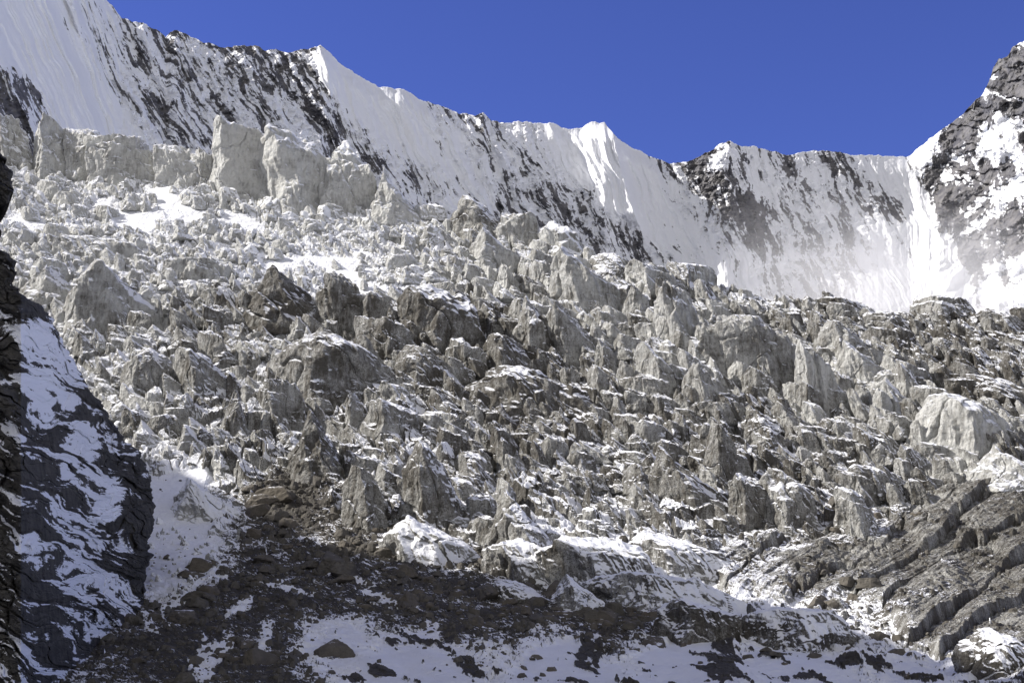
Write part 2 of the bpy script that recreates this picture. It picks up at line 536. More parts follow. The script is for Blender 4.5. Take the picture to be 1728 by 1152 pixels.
for (ex, ey_, ew, eh, ang) in ((405, 1025, 24, 9, -25), (447, 1078, 11, 34, 8), (345, 1118, 22, 36, 20), (300, 1015, 30, 8, -20), (475, 990, 50, 7, 15), (255, 1062, 16, 7, 30), (380, 1090, 12, 20, 25), (640, 1010, 40, 6, 20), (590, 975, 46, 6, 18), (345, 960, 40, 8, 22)):
    ca_, sa_ = math.cos(R(ang)), math.sin(R(ang))
    qa = (PX - ex) * ca_ + (PY - ey_) * sa_; qb = -(PX - ex) * sa_ + (PY - ey_) * ca_
    pq = sstep(0.30, 0.55, np.exp(-(qa / ew) ** 2 - (qb / eh) ** 2) + 0.32 * fbm2(PX / 13, PY / 8, 3, 171))
    rockm = rockm * (1 - pq) - 0.3 * pq
    snow = snow * (1 - pq) + 1.3 * pq
    Z = Z + pq * 1.5 * PXM
rockm = rockm * (1 - om) + 1.0 * om
snow = snow * (1 - om) - 0.9 * om
dirt = np.clip(dirt + 0.25 * b1 + 0.15 * b2, 0, 1.0)
snow = snow - 0.35 * sstep(0.12, 0.0, e2) * coarse - 0.3 * b4 * fine
# rows behind the brow (plateau) and in front (down to the photographer)
nb = 24
tb = np.linspace(1, 0, nb, endpoint=False)[:, None]
Xb = X[0][None] * (1 + 0.5 * tb); Yb = Y[0][None] * (1 + 0.5 * tb); Zb = Z[0][None] - 45 * tb + 0 * Xb
nf = 40
tf = (np.arange(1, nf + 1) / nf)[:, None]
kf = 1 - 0.94 * tf
Xf = X[-1][None] * kf; Yf = Y[-1][None] * kf; Zf = Z[-1][None] * (1 - tf) - 3.0 * tf


def pad(a, b=None):
    return np.concatenate([np.repeat(a[:1], nb, 0), a, np.repeat(a[-1:], nf, 0)], 0)


P = np.stack([np.concatenate([Xb, X, Xf]), np.concatenate([Yb, Y, Yf]), np.concatenate([Zb, Z, Zf])], -1)
me = grid_mesh('glacier', P, {'dirt': pad(dirt), 'snow': pad(snow), 'rock': pad(rockm)}, M_GLACIER)
add('glacier', me, kind='structure')


def ground_at(px, py):
    """displaced glacier surface at base pixel (px, py)"""
    g = float(base_sky(px))
    v = min(max((py - g) / (BOT - g), 0), 1)
    j = int(np.argmin(np.abs(cols - px)))
    i = int(round(v * (NROW - 1)))
    return X[i, j], Y[i, j], Z[i, j]


me = bpy.data.meshes.new('ground')
s_ = 9000.0
me.from_pydata([(-s_, -s_, -4.5), (s_, -s_, -4.5), (s_, s_, -4.5), (-s_, s_, -4.5)], [], [(0, 1, 2, 3)])
k = NT('ground_snow')
geo = k.n('ShaderNodeNewGeometry')
k.put(k.b.inputs['Base Color'], k.mix(k.step(k.noise(geo.outputs['Position'], 0.05, 6, 0.6), 0.45, 0.6), SNOW, (0.1, 0.09, 0.08)))
me.materials.append(k.m)
add('ground', me, kind='structure')

# ------------------------------------------------------------------ unseen snowy slope behind the camera, added to bounce sunlight into the shade
ox = np.linspace(-4500, 4500, 120)
oz = np.linspace(0, 1, 50)
OX, OV = np.meshgrid(ox, oz)
oh = 450 + 200 * fbm2(ox / 900, 0 * ox, 4, 141)
OY = -500 - 1500 * OV - 160 * ridged2(OX / 500 + 0.3 * OV, OV * 1.5, 3, 142)
OZ = -5 + OV * oh[None] + 0 * OX
me = grid_mesh('bounce_valley_side', np.stack([OX, OY, OZ], -1), {'rock': 0.1 + 0.8 * fbm2(OX / 200, OZ / 150, 4, 143)}, M_RIDGE, smooth=True)
add('bounce_valley_side', me, kind='structure')

# ------------------------------------------------------------------ mountain ridge
CREST = [(-900, -260), (-300, -320), (-100, -300), (100, -110), (140, -60), (180, 0), (205, 29), (215, 34), (240, 40), (262, 50), (280, 63), (288, 52), (296, 50), (310, 56), (335, 69), (350, 73),
         (380, 81), (405, 77), (430, 76), (450, 86), (465, 84), (490, 91), (505, 85), (520, 82), (540, 77), (548, 81), (570, 104), (600, 125), (640, 146), (685, 152),
         (705, 166), (735, 176), (770, 189), (800, 195), (815, 189), (830, 204), (850, 208), (870, 205), (905, 209), (930, 207), (960, 219), (980, 216),
         (992, 209), (1005, 205), (1020, 207), (1035, 226), (1060, 246), (1090, 261), (1130, 275), (1160, 273), (1190, 259), (1215, 243), (1233, 238), (1245, 245),
         (1270, 247), (1300, 255), (1330, 261), (1385, 254), (1400, 256), (1425, 259), (1440, 262), (1480, 262), (1535, 265), (1560, 241), (1585, 222),
         (1620, 196), (1645, 171), (1658, 160), (1668, 140), (1676, 114), (1685, 100), (1700, 95), (1708, 80), (1722, 71), (1735, 68), (1800, 20), (1950, -60), (2300, -100), (2600, 0)]
CD = [(-900, 1300), (-100, 1420), (180, 1720), (540, 1900), (1000, 2180), (1130, 2260), (1233, 2270), (1535, 2560), (1570, 2560), (1730, 2470), (2600, 1700)]
#        px   py  rock
RK = [(30, 170, .75), (30, 60, -.7), (120, 180, -.8), (100, 100, -.8), (60, 0, -.9), (200, 240, -.5), (230, 120, .1), (150, 60, .05), (330, 100, .55), (260, 200, .45), (300, 160, .35), (400, 120, .6), (450, 100, .55), (430, 160, .45),
      (350, 190, .3), (380, 215, .5), (500, 120, .55), (530, 190, .7), (520, 150, .5), (480, 200, .3), (580, 150, -.8), (640, 200, -.75), (600, 240, .35), (640, 275, .5), (560, 180, .3), (700, 200, -.5), (745, 185, .2), (700, 250, -.4), (720, 300, .2), (680, 310, .3),
      (800, 230, .25), (830, 240, .25), (900, 240, .2), (860, 320, .6), (920, 340, .5), (830, 290, 0), (780, 290, -.1), (980, 340, .35), (960, 260, -.8), (1020, 260, -1), (1050, 330, -.9), (1000, 370, .5), (1060, 390, .5), (1100, 330, -.8), (1130, 380, -.3),
      (1150, 290, .4), (1180, 265, .5), (1210, 300, .6), (1235, 350, .9), (1280, 380, .7), (1180, 360, .2), (1300, 275, .0), (1290, 320, -.1), (1360, 320, .25), (1330, 350, .0), (1400, 265, .5), (1360, 270, 0),
      (1430, 350, .2), (1490, 325, .3), (1480, 290, -.5), (1540, 320, -.9), (1450, 400, .2), (1380, 420, .35), (1560, 400, -.8), (1600, 450, -.8), (1480, 460, -.4), (1220, 440, -.2), (1300, 460, .2),
      (1545, 255, -.7), (1590, 260, .25), (1575, 300, .65), (1610, 320, .6), (1600, 360, .75), (1640, 220, .6), (1690, 160, .9), (1700, 120, .9), (1670, 190, .8), (1690, 215, .1), (1720, 200, .7), (1680, 245, .25), (1660, 270, .6), (1700, 280, .6),
      (1720, 310, .3), (1640, 390, .4), (1690, 350, .4), (1700, 420, .4), (1660, 440, .5), (1720, 470, .0), (1690, 500, -.6), (1650, 330, .75), (1620, 290, .8), (1600, 240, .7), (1680, 400, .6), (1640, 440, .6), (1700, 460, .5), (1720, 380, .6), (1625, 400, .75)]
_rk = np.array(RK, float)
rc = np.concatenate([np.linspace(-900, -50, 70, endpoint=False), np.linspace(-50, 1780, 1560, endpoint=False), np.linspace(1780, 2600, 60)])
NR = 620
rr = np.linspace(0, 1, NR)
QX, QV = np.meshgrid(rc, rr)
cr = interp(CREST, QX)
cr = cr + (2.2 * fbm2(QX / 14, 0 * QX + 3.3, 4, 61, 0.6)) * (QX > -50) 
low = 640.0
QY = cr + QV * (low - cr)
dn = QY - cr                                       # photo pixels below the crest
lean = interp([(-900, .7), (200, .78), (600, .62), (1000, .5), (1150, .45), (1300, .3), (1535, .45), (1570, .15), (2600, 0)], QX)
U = QX - lean * dn
U = U + 9 * fbm2(QX / 70, QY / 70, 3, 62)
fall = dn
sp = ridged2(U / 120, fall / 520, 2, 63, 0.5) * 15 + ridged2(U / 44, fall / 260 + 3, 3, 66, 0.55) * 6.5
near = sstep(0, 26, dn)
flut = ridged2(U / 13, fall / 240, 3, 70, 0.6) * 2.0
crag = fbm2(QX / 16 + 0.3 * dn / 16, QY / 11, 5, 72, 0.62)
wsum = np.zeros(QX.shape, f32); rk = np.zeros(QX.shape, f32)
qx = (QX + 10 * fbm2(QX / 30, QY / 30, 2, 81)).astype(f32); qy = (QY + 10 * fbm2(QX / 30, QY / 30, 2, 82)).astype(f32)
for r in _rk:
    dx = qx - f32(r[0]); dy = qy - f32(r[1])
    sx = dx - 0.5 * dy                              # stretched along the fall line
    d2 = (sx * sx * 1.7 + dy * dy * 0.75) / f32(2 * 26 * 26)
    wg = 1 / (3e-2 + d2) ** 1.8
    rk += wg * f32(r[2]); wsum += wg
rk /= wsum
# bright snow arete at 1000-1070 and crest facets
ar = np.interp(QY, [200, 230, 280, 330, 365, 400], [1030, 1036, 1046, 1062, 1072, 1085])
are = (QX - ar)
arete = 74 * np.where(are < 0, np.clip(1 + are / 56, 0, 1), np.exp(-are / 9.0)) * sstep(205, 235, QY) * sstep(395, 355, QY)
ar2 = np.interp(QY, [80, 110, 150, 200, 260], [545, 552, 556, 560, 600])
are2 = (QX - ar2)
arete += 16 * np.where(are2 < 0, np.clip(1 + are2 / 22, 0, 1), np.exp(-are2 / 6.0)) * sstep(80, 100, QY) * sstep(240, 170, QY)
ar3 = np.interp(QY, [235, 280, 330, 400], [1234, 1222, 1200, 1190])
are3 = QX - ar3
arete += 14 * np.where(are3 < 0, np.clip(1 + are3 / 20, 0, 1), np.exp(-are3 / 6.0)) * sstep(238, 250, QY) * sstep(330, 290, QY)
ar4 = np.interp(QY, [255, 290, 350, 420], [1424, 1418, 1422, 1470])
are4 = QX - ar4
arete += 9 * np.where(are4 < 0, np.clip(1 + are4 / 11, 0, 1), np.exp(-are4 / 5.0)) * sstep(258, 268, QY) * sstep(420, 380, QY)
for (xa, ya, xb, yb, wd, ht) in ((118, -20, 138, 52, 14, 16), (688, 155, 712, 215, 7, 7), (806, 192, 822, 235, 16, 9), (838, 240, 866, 296, 22, 16), (805, 265, 838, 345, 12, 10), (985, 250, 1022, 325, 12, 12), (925, 208, 940, 235, 10, 6), (1455, 375, 1475, 412, 16, 14), (1330, 262, 1352, 300, 9, 6), (1545, 335, 1600, 420, 9, 7)):
    tq = np.clip((QY - ya) / (yb - ya), 0, 1)
    aq = QX - (xa + (xb - xa) * tq) + 1.5 * pn2(QY / 9, QX * 0, 97)
    arete += ht * np.where(aq < 0, np.clip(1 + aq / wd, 0, 1), np.exp(-aq / 4.0)) * sstep(ya - 4, ya + 10, QY) * sstep(yb + 4, yb - 14, QY)
# buttress of the right-hand peak stands forward of the wall
gul = np.interp(QY, [265, 300, 340, 380, 440, 490, 520], [1537, 1556, 1580, 1614, 1655, 1700, 1735])
butt = 20 * sstep(-6, 150, QX - gul) * sstep(268, 400, QY)
pk = sstep(1545, 1600, QX)
big = ridged2(QX / 95 + QY / 160, QY / 85, 3, 91, 0.5) * 20 * pk
ledge = QY / 26 - (QX - 1600) / 90 + 0.8 * fbm2(QX / 40, QY / 30, 3, 93)
ledge = (ledge - np.floor(ledge))
rockw = sstep(-0.05, 0.5, rk + 0.5 * fbm2(U / 14, fall / 30, 4, 75, 0.6))
D0 = interp(CD, QX - (gul - 1537) * sstep(1250, 1540, QX) * sstep(1950, 1750, QX))
quiet = 1 - 0.6 * sstep(1245, 1300, QX) * sstep(1600, 1540, QX)
fwd = sp * (0.25 + 0.75 * near) * (1 - 0.5 * pk) * quiet + flut * (1 - rockw) * near + crag * (0.9 + (8.0 - 4.8 * pk) * rockw) + arete + butt + big + pk * 7 * ledge * rockw
# slope: about 50 degrees, easing towards the foot
pxm = D0 / F
run = pxm * (0.80 * dn + 0.0006 * dn * dn)
Dm = D0 - run - fwd * pxm * 1.15
aa, tt = ray(QX, QY)
ridge_rock = rk * 1.0 + 0.42 + (1 - 0.35 * pk) * (0.74 * fbm2(U / 11, fall / 38, 6, 76, 0.68) + 0.28 * fbm2(QX / 7 - 0.3 * fall / 7, QY / 6, 4, 77, 0.65)) + 0.5 * fbm2(U / 50, fall / 150, 2, 78) - 0.16 - 0.018 * fwd * (1 - pk) + pk * 0.35 * (ledge - 0.55)
ridge_rock = ridge_rock + pk * 0.10 * sstep(-0.2, 0.3, rk) + pk * 0.22 * fbm2(QX / 5, QY / 4, 3, 74, 0.6) + pk * 0.35 * fbm2(QX / 60 + QY / 90, QY / 55, 2, 79)
ridge_rock = np.where(rk < -0.45, ridge_rock - 0.5, ridge_rock)
wob = 7 * fbm2(QX / 18, QY / 14, 4, 95, 0.65)
for (bx0, bx1, by0, sl, th) in ((1645, 1740, 158, .10, 5), (1672, 1760, 202, .18, 7), (1652, 1700, 131, .05, 2.5), (1704, 1760, 77, -.3, 7), (1640, 1760, 226, .45, 20), (1690, 1760, 318, -.1, 12), (1540, 1604, 258, -.72, 10), (1578, 1646, 296, .15, 10), (1622, 1668, 372, -1.0, 9), (1664, 1760, 334, -.12, 9), (1612, 1700, 402, -.65, 8), (1655, 1740, 462, -.35, 8), (1600, 1640, 262, .5, 6), (1630, 1660, 250, 1.6, 7)):
    bq = np.exp(-((QY + wob - by0 - sl * (QX - bx0)) / th) ** 2) * sstep(bx0, bx0 + 14, QX) * sstep(bx1, bx1 - 14, QX)
    ridge_rock = ridge_rock - 1.15 * bq * (1 + 0.7 * fbm2(QX / 9, QY / 7, 3, 96, 0.6))
Pm = np.stack([aa * Dm, Dm, tt * Dm], -1)
# back side of the crest
nbk = 10
tb = np.linspace(1, 0, nbk, endpoint=False)[:, None]
back = np.stack([Pm[0, :, 0][None] + 0 * tb, Pm[0, :, 1][None] + 900 * tb, Pm[0, :, 2][None] - 800 * tb], -1)
Pm = np.concatenate([back, Pm], 0)
rkk = np.concatenate([np.repeat(ridge_rock[:1], nbk, 0), ridge_rock], 0)
me = grid_mesh('mountain_ridge', Pm, {'rock': rkk}, M_RIDGE, smooth=True)
add('mountain_ridge', me, kind='structure')

# ------------------------------------------------------------------ rock cliff on the left
EDGE = [(160, -60), (230, -25), (262, 4), (270, 12), (290, 20), (310, 18), (330, 20), (344, 14), (352, 0), (380, -6), (418, -2), (424, 10), (440, 24), (462, 26), (468, 14), (480, 20), (500, 50),
        (520, 72), (550, 92), (575, 106), (600, 120), (640, 142), (660, 152), (690, 178), (720, 196), (745, 212), (760, 228), (790, 250), (820, 257), (860, 260),
        (890, 258), (930, 252), (975, 246), (1010, 240), (1040, 244), (1080, 240), (1300, 240)]
ney = 900
ey = np.linspace(170, 1260, ney)
edge = interp(EDGE, ey) + 9 * np.round(1.5 * pn2(ey / 37, 0 * ey, 99)) * 0.5 + 5 * fbm2(ey / 30, 0 * ey, 5, 101, 0.7)
su = np.linspace(0, 1, 330)
CXp = -420 + (edge[:, None] + 420) * (1 - (1 - su[None]) ** 1.35)
CYp = np.repeat(ey[:, None], len(su), 1)
foot = interp([(-420, 1330), (0, 1215), (90, 1152), (160, 1080), (240, 1012), (270, 985)], CXp)
gf = base_sky(CXp)
Dft = base_depth(CXp, np.clip((foot - gf) / (BOT - gf), 0, 1)) - 6
up = np.clip(foot - CYp, -200, None)
pm = Dft / F
toedge = edge[:, None] - CXp
w1 = CYp - 0.52 * CXp + 26 * fbm2(CXp / 120, CYp / 90, 3, 103) + 4 * fbm2(CXp / 30, CYp / 22, 3, 104)
# a ladder of dipping ledges, two sizes
l1 = w1 / 88.0; l1f = l1 - np.floor(l1)
l2 = (w1 + 18 * fbm2(CXp / 45, CYp / 40, 3, 105)) / 24.0; l2f = l2 - np.floor(l2)
butr = ridged2((CXp - 0.12 * CYp) / 150, CYp / 700, 3, 107) * 26
gully = np.interp(CYp, [430, 600, 760, 900, 1000, 1150], [-40, 0, 70, 100, 98, 95])
dg = CXp - gully
step_g = 42 * sstep(6, -30, dg) * sstep(560, 680, CYp)         # the near rib stands forward left of the gully
sa1 = CXp * 0.88 + CYp * 0.46; sc1 = w1 * 0.88
k1, _e = blocks(sa1 / 95, sc1 / 34, 161, tilt=0.6, bx=0.1, by=0.35, gap=0.08)
k2, _e = blocks(sa1 / 34, sc1 / 13, 162, tilt=0.6, bx=0.1, by=0.35, gap=0.10)
k3, _e = blocks(sa1 / 12, sc1 / 6, 163, tilt=0.6, gap=0.12)
fwdc = butr * 0.8 + 20 * l1f * sstep(1, .9, l1f) + 6 * l2f * sstep(1, .85, l2f) + 22 * k1 + 9 * k2 + 3.0 * k3 + 3 * fbm2(CXp / 22, CYp / 13, 5, 109, 0.6) + step_g
shelf = np.gradient(fwdc, axis=0) / (ey[1] - ey[0])
roll = 22 * np.exp(-toedge / 2.5)
Dc = Dft + pm * (0.62 * up - fwdc * 1.0 + roll)
ca, ct = ray(CXp, CYp)
#       px  py  rock
CK = [(60, 560, -.55), (110, 600, -.5), (50, 640, -.5), (120, 680, -.5), (40, 500, .5), (15, 440, .8), (60, 520, .5), (10, 300, 1), (0, 600, .9), (5, 680, .9), (140, 690, .5), (170, 700, .4), (100, 715, .35), (30, 740, .1), (40, 790, .8), (20, 740, .3), (50, 850, .3),
      (150, 740, -.3), (150, 800, -.3), (190, 780, 0), (225, 800, .5), (240, 850, .8), (235, 900, .9), (225, 950, .9), (120, 780, -.1), (90, 760, .1), (180, 830, -.15), (100, 860, 0), (180, 880, -.1), (150, 930, -.3), (200, 950, .3), (130, 980, -.35), (200, 1010, -.3),
      (60, 820, .5), (70, 900, .5), (20, 870, .2), (50, 960, .6), (80, 1020, .9), (30, 1020, .5), (20, 1080, .2), (70, 1100, .2), (130, 1050, .1), (180, 1040, .1), (110, 1120, .2), (40, 1140, .2), (-200, 700, .6)]
rkc = np.zeros(CXp.shape, f32); wsum = np.zeros(CXp.shape, f32)
qx = (CXp + 8 * fbm2(CXp / 25, CYp / 20, 2, 111)).astype(f32); qy = (CYp + 8 * fbm2(CXp / 25, CYp / 20, 2, 112)).astype(f32)
for r in CK:
    d2 = ((qx - f32(r[0])) ** 2 + (qy - f32(r[1])) ** 2) / f32(2 * 24 * 24)
    wg = 1 / (3e-2 + d2) ** 1.8
    rkc += wg * f32(r[2]); wsum += wg
rkc /= wsum
al = CXp + 0.52 * (CYp - 600) * 0.2
crk = 0.52 + 0.24 * fbm2(CXp / 9, w1 / 4.5, 3, 118, 0.6) + 0.75 * rkc + 0.60 * fbm2(al / 60, w1 / 19, 4, 115, 0.55) + 0.35 * (l2f - 0.45) + 0.45 * (l1f - 0.6) + 0.3 * np.exp(-toedge / 7) - 0.045 * np.clip(shelf, -3, 2)
Pc = np.stack([ca * Dc, Dc, ct * Dc], -1)
# the far side, turned away behind the edge
nbk = 14
tb = np.linspace(0, 1, nbk + 1)[1:]
last = Pc[:, -1]
far = np.stack([last[:, 0][:, None] * (1 + 70 * tb[None] / last[:, 1][:, None]) - 4 * tb[None] - 30 * tb[None] ** 2, last[:, 1][:, None] + 70 * tb[None], np.repeat(last[:, 2][:, None], nbk, 1)], -1)
Pc = np.concatenate([Pc, far], 1)
crk = np.concatenate([crk, np.repeat(crk[:, -1:], nbk, 1)], 1)
me = grid_mesh('rock_cliff', Pc, {'rock': crk}, M_CLIFF, smooth=False)
add('rock_cliff', me, kind='structure')

# ------------------------------------------------------------------ mountain shoulder left of the view; it throws the shade over the foot of the icefall
SHB = [(60, 160, 330), (250, 770, None), (330, 870, None), (430, 915, None), (560, 925, None), (700, 950, None), (850, 985, None), (1000, 1005, None), (1150, 1015, None),
       (1300, 1018, None), (1450, 1062, None), (1600, 1115, None), (1730, 1150, None), (1900, 1170, None)]
top = []
for i, (px, py, dd) in enumerate(SHB):
    if dd:
        a, t = ray(px, py); p = np.array([a * dd, dd, t * dd])
    else:
        p = np.array([float(q) for q in base_point(np.array(float(px)), np.array(float(py)))])
    T = 430 + 0.1 * px
    q = p + SUN * T
    top.append(q)
top = np.array(top)
tt_ = np.linspace(0, len(top) - 1, 400)
crest = np.stack([np.interp(tt_, np.arange(len(top)), top[:, j]) for j in range(3)], -1)
crest[:, 2] += 5.0 * fbm2(tt_ * 2.4, 0 * tt_, 5, 121, 0.7)
ext = [crest[0] + np.array([-300, -120, -200]), *crest, crest[-1] + np.array([-100, -500, -100])]
crest = np.array(ext)
out = np.array([-0.85, -0.5, 0.0])
lay = []
for f_, dz in ((-0.55, 1.0), (-0.25, 0.5), (0, 0.0), (0.5, 0.3), (1.2, 1.0)):
    q = crest.copy()
    h = crest[:, 2] + 8
    q[:, :2] += (out[:2] * f_)[None] * h[:, None]
    q[:, 2] = crest[:, 2] - dz * h
    lay.append(q)
Ps = np.stack(lay, 0)
rs = 0.5 + 0.6 * fbm2(Ps[..., 0] / 60, Ps[..., 2] / 40, 4, 131)
me = grid_mesh('mountain_shoulder', Ps, {'rock': rs}, M_RIDGE, smooth=False)
add('mountain_shoulder', me, kind='structure')
# ------------------------------------------------------------------ drifting mist at the foot of the right-hand wall
me = bpy.data.meshes.new('mist')
x0, x1, y0, y1, z0, z1 = 120.0, 1250.0, 1340.0, 1640.0, 360.0, 690.0
vs = [(x, y, z) for z in (z0, z1) for y in (y0, y1) for x in (x0, x1)]
me.from_pydata(vs, [], [(0, 2, 3, 1), (4, 5, 7, 6), (0, 1, 5, 4), (2, 6, 7, 3), (0, 4, 6, 2), (1, 3, 7, 5)])
k = NT('mist_vapour')
k.t.nodes.remove(k.b)
pv = k.n('ShaderNodeVolumePrincipled')
pv.inputs['Color'].default_value = (0.95, 0.95, 0.96, 1)
pv.inputs['Anisotropy'].default_value = 0.0
geo = k.n('ShaderNodeNewGeometry')
sep = k.n('ShaderNodeSeparateXYZ'); k.put(sep.inputs[0], geo.outputs['Position'])
nz = k.noise(k.scale(geo.outputs['Position'], (1.0, 1.0, 1.5)), 0.009, 5, 0.6, 0.8)
hgt = k.step(k.math('SUBTRACT', sep.outputs[2], k.math('MULTIPLY', k.math('SUBTRACT', sep.outputs[0], 600.0), -0.02)), 640.0, 420.0)
lft = k.math('MULTIPLY', k.step(sep.outputs[0], 170.0, 380.0), k.math('ADD', 0.25, k.math('MULTIPLY', 0.75, k.step(sep.outputs[0], 600.0, 440.0))))
d = k.math('ADD', k.math('MULTIPLY', nz, 1.9), k.math('MULTIPLY', hgt, 0.50))
d = k.step(d, 1.0, 1.6)
d = k.math('MULTIPLY', k.math('MULTIPLY', d, lft), k.math('MULTIPLY', k.step(sep.outputs[2], 575.0, 470.0), 0.0055))
k.put(pv.inputs['Density'], d)
out_ = [n for n in k.t.nodes if n.type == 'OUTPUT_MATERIAL'][0]
k.t.links.new(pv.outputs[0], out_.inputs['Volume'])
me.materials.append(k.m)
add('mist', me, 'pale mist drifting across the foot of the right-hand snow wall', 'mist', kind='stuff')
#SERACS#
# ------------------------------------------------------------------ ice blocks and boulders
def cube_dirs(n):
    t = np.tan(np.linspace(-1, 1, n + 1) * math.pi / 4)
    u, v = np.meshgrid(t, t)
    o = np.ones_like(u)
    faces = [(o, u, v), (-o, -u, v), (-u, o, v), (u, -o, v), (-v, u, o), (v, u, -o)]
    pts = np.concatenate([np.stack(q, -1).reshape(-1, 3) for q in faces])
    pts = pts / np.linalg.norm(pts, axis=1)[:, None]
    key = np.round(pts * 1e5).astype(np.int64)
    _, first, inv = np.unique(key, axis=0, return_index=True, return_inverse=True)
    inv = inv.reshape(-1)
    idx = np.arange(6 * (n + 1) ** 2).reshape(6, n + 1, n + 1)
    q = np.stack([idx[:, :-1, :-1], idx[:, :-1, 1:], idx[:, 1:, 1:], idx[:, 1:, :-1]], -1).reshape(-1, 4)
    return pts[first].astype(f32), inv[q].astype(np.int32)


_cd = {}


def dirs_of(n):
    if n not in _cd:
        _cd[n] = cube_dirs(n)
    return _cd[n]


TOPS = {  # unit-space roof planes of each kind of block: (nx, ny, nz, h)
    'block': [(.28, -.10, 1, .92), (-.5, .1, .8, 1.1)],
    'wall': [(.10, -.15, 1, .92), (.8, 0, .8, 1.2)],
    'fin': [(.85, -.15, .75, .62), (-.75, -.2, .5, .95)],
    'tower': [(.45, -.1, 1, .95), (-.6, -.1, .7, 1.0)],
    'peak': [(.8, -.2, .62, .58), (-.8, -.15, .55, .60), (0, -.7, .6, .8)],
    'dome': [(.3, -.2, 1, .88), (-.6, -.3, .8, .85), (.7, -.3, .7, .85), (0, -.8, .7, .9)],
    'slab': [(.22, -.30, 1, .85), (-.5, -.2, .9, 1.0)],
    'boulder': [(.3, -.2, 1, .8), (-.6, .2, .8, .85), (.6, -.5, .6, .8)],
}
SHARP = {'dome': 13, 'boulder': 34}


def poly_r(d, rg, kind, shrink=1.0):
    k = rg.integers(5, 8)
    pl = []
    taper = {'tower': .14, 'peak': .30, 'dome': .22, 'fin': .10, 'slab': .06, 'boulder': .15}.get(kind, .06)
    off = rg.uniform(0, 6.28)
    azs = [off + i * 6.2832 / k + rg.uniform(-.35, .35) for i in range(k)]
    if kind not in ('wall', 'boulder'):                 # a corner towards the valley, two faces on show
        azs = [R(a + rg.uniform(-14, 14)) for a in (214, 300, 15, 90, 155)]
    elif kind == 'wall':
        azs = [R(a + rg.uniform(-10, 10)) for a in (180, 262, 300, 0, 90)]
    for az in azs:
        pl.append((math.cos(az), math.sin(az), rg.uniform(-.10, .12) + taper, rg.uniform(.68, .98) * shrink))
    for (a, b, c, h) in TOPS[kind]:
        pl.append((a + rg.uniform(-.22, .22), b + rg.uniform(-.2, .2), c, h * rg.uniform(.88, 1.05) * (shrink * .5 + .5)))
    for _ in range(2):                                  # chipped corners
        v = rg.normal(size=3); v[2] = abs(v[2]) * .6
        v /= np.linalg.norm(v)
        pl.append((*v, rg.uniform(.72, .95) * shrink))
    pl.append((0, 0, -1, 1.0))
    K = SHARP.get(kind, 42)
    acc = np.zeros(len(d), f32)
    for a, b, c, h in pl:
        nn = math.sqrt(a * a + b * b + c * c)
        dt = (d[:, 0] * a + d[:, 1] * b + d[:, 2] * c) / nn
        inv_r = np.maximum(dt, 0.02) / h                # 1/r of this plane
        acc += np.exp(K * inv_r)
    return K / np.log(acc)


def block_mesh(name, seed, kind, w, d, h, n, mat, pieces=2, rough=1.0, attrs=None):
    rg = np.random.default_rng(seed)
    D_, q = dirs_of(n)
    r = poly_r(D_, rg, kind)
    for i in range(pieces - 1):
        s_ = rg.uniform(.8, 1.0)
        sq = rg.uniform(.62, 1.12, size=3)
        dd = D_ * sq.astype(f32)
        L = np.linalg.norm(dd, axis=1)
        r2 = poly_r(dd / L[:, None], rg, kind, s_) / L
        r = np.maximum(r, r2)
    for i in range(2):                                  # alcoves
        v = np.array([rg.normal(), -abs(rg.normal()), rg.uniform(-.6, .5)]); v /= np.linalg.norm(v)
        c = np.clip(D_ @ v.astype(f32), -1, 1)
        r = r * (1 - rg.uniform(.05, .28) * np.exp(-(1 - c) / rg.uniform(.03, .12)))
    p = D_ * r[:, None]
    p = p * np.array([w / 2, d / 2, h / 2], f32)
    m = min(w, d, h)
    o = rg.uniform(0, 100, 3)
    x, y, z = p[:, 0] + o[0], p[:, 1] + o[1], p[:, 2] + o[2]
    L1 = m * .45
    dx = fbm3(x / L1, y / L1, z / L1, 4, seed % 97, .55) * m * .062
    dy = fbm3(x / L1 + 9, y / L1, z / L1, 4, seed % 97 + 5, .55) * m * .062
    dz = fbm3(x / L1, y / L1 + 9, z / L1, 3, seed % 97 + 11, .5) * m * .06
    fl = (1 - 2 * np.abs(pn3(x / (m * .20), y / (m * .20), z / (m * 1.1), seed % 89 + 3))) * m * .040
    fl2 = (1 - 2 * np.abs(pn3(x / (m * .085), y / (m * .085), z / (m * .34), seed % 89 + 9))) * m * .016
    crk = np.minimum(0, np.abs(pn3(x / (m * .6), y / (m * .6), z / (m * .8), seed % 71 + 30)) - .045) * m * 1.3
    nrm = D_ * np.array([1, 1, .25], f32)
    rad = (fl + fl2 + crk) * rough
    if kind == 'boulder':
        rad = rad * .6
    p = p + np.stack([dx, dy, dz], -1) * rough + nrm * rad[:, None]
    zz = p[:, 2] / h
    if kind != 'boulder':
        p[:, 0] += -w * rg.uniform(-.02, .30) * zz - w * .10 * zz * zz
        fl_ = 1 if kind in ('tower', 'peak', 'fin') else .35
        tp = np.where(zz > 0, -.30 * zz, .45 * zz * zz) * fl_
        p[:, 0] += p[:, 0] * tp; p[:, 1] += p[:, 1] * tp
        jag = pn2(p[:, 0] / (m * .22) + o[0], p[:, 1] / (m * .3), seed % 83) + .5 * pn2(p[:, 0] / (m * .1), p[:, 1] / (m * .12) + o[1], seed % 83 + 4)
        p[:, 2] += np.clip(zz + .1, 0, .6) * jag * h * .07
    p[:, 2] += h / 2
    if mat is None:
        return p, q
    return raw_mesh(name, p, q, attrs, mat, smooth=False)


def pxl(px, py):
    x, y, z = base_point(np.array(float(px)), np.array(float(py)))
    return float(x), float(y), float(z)


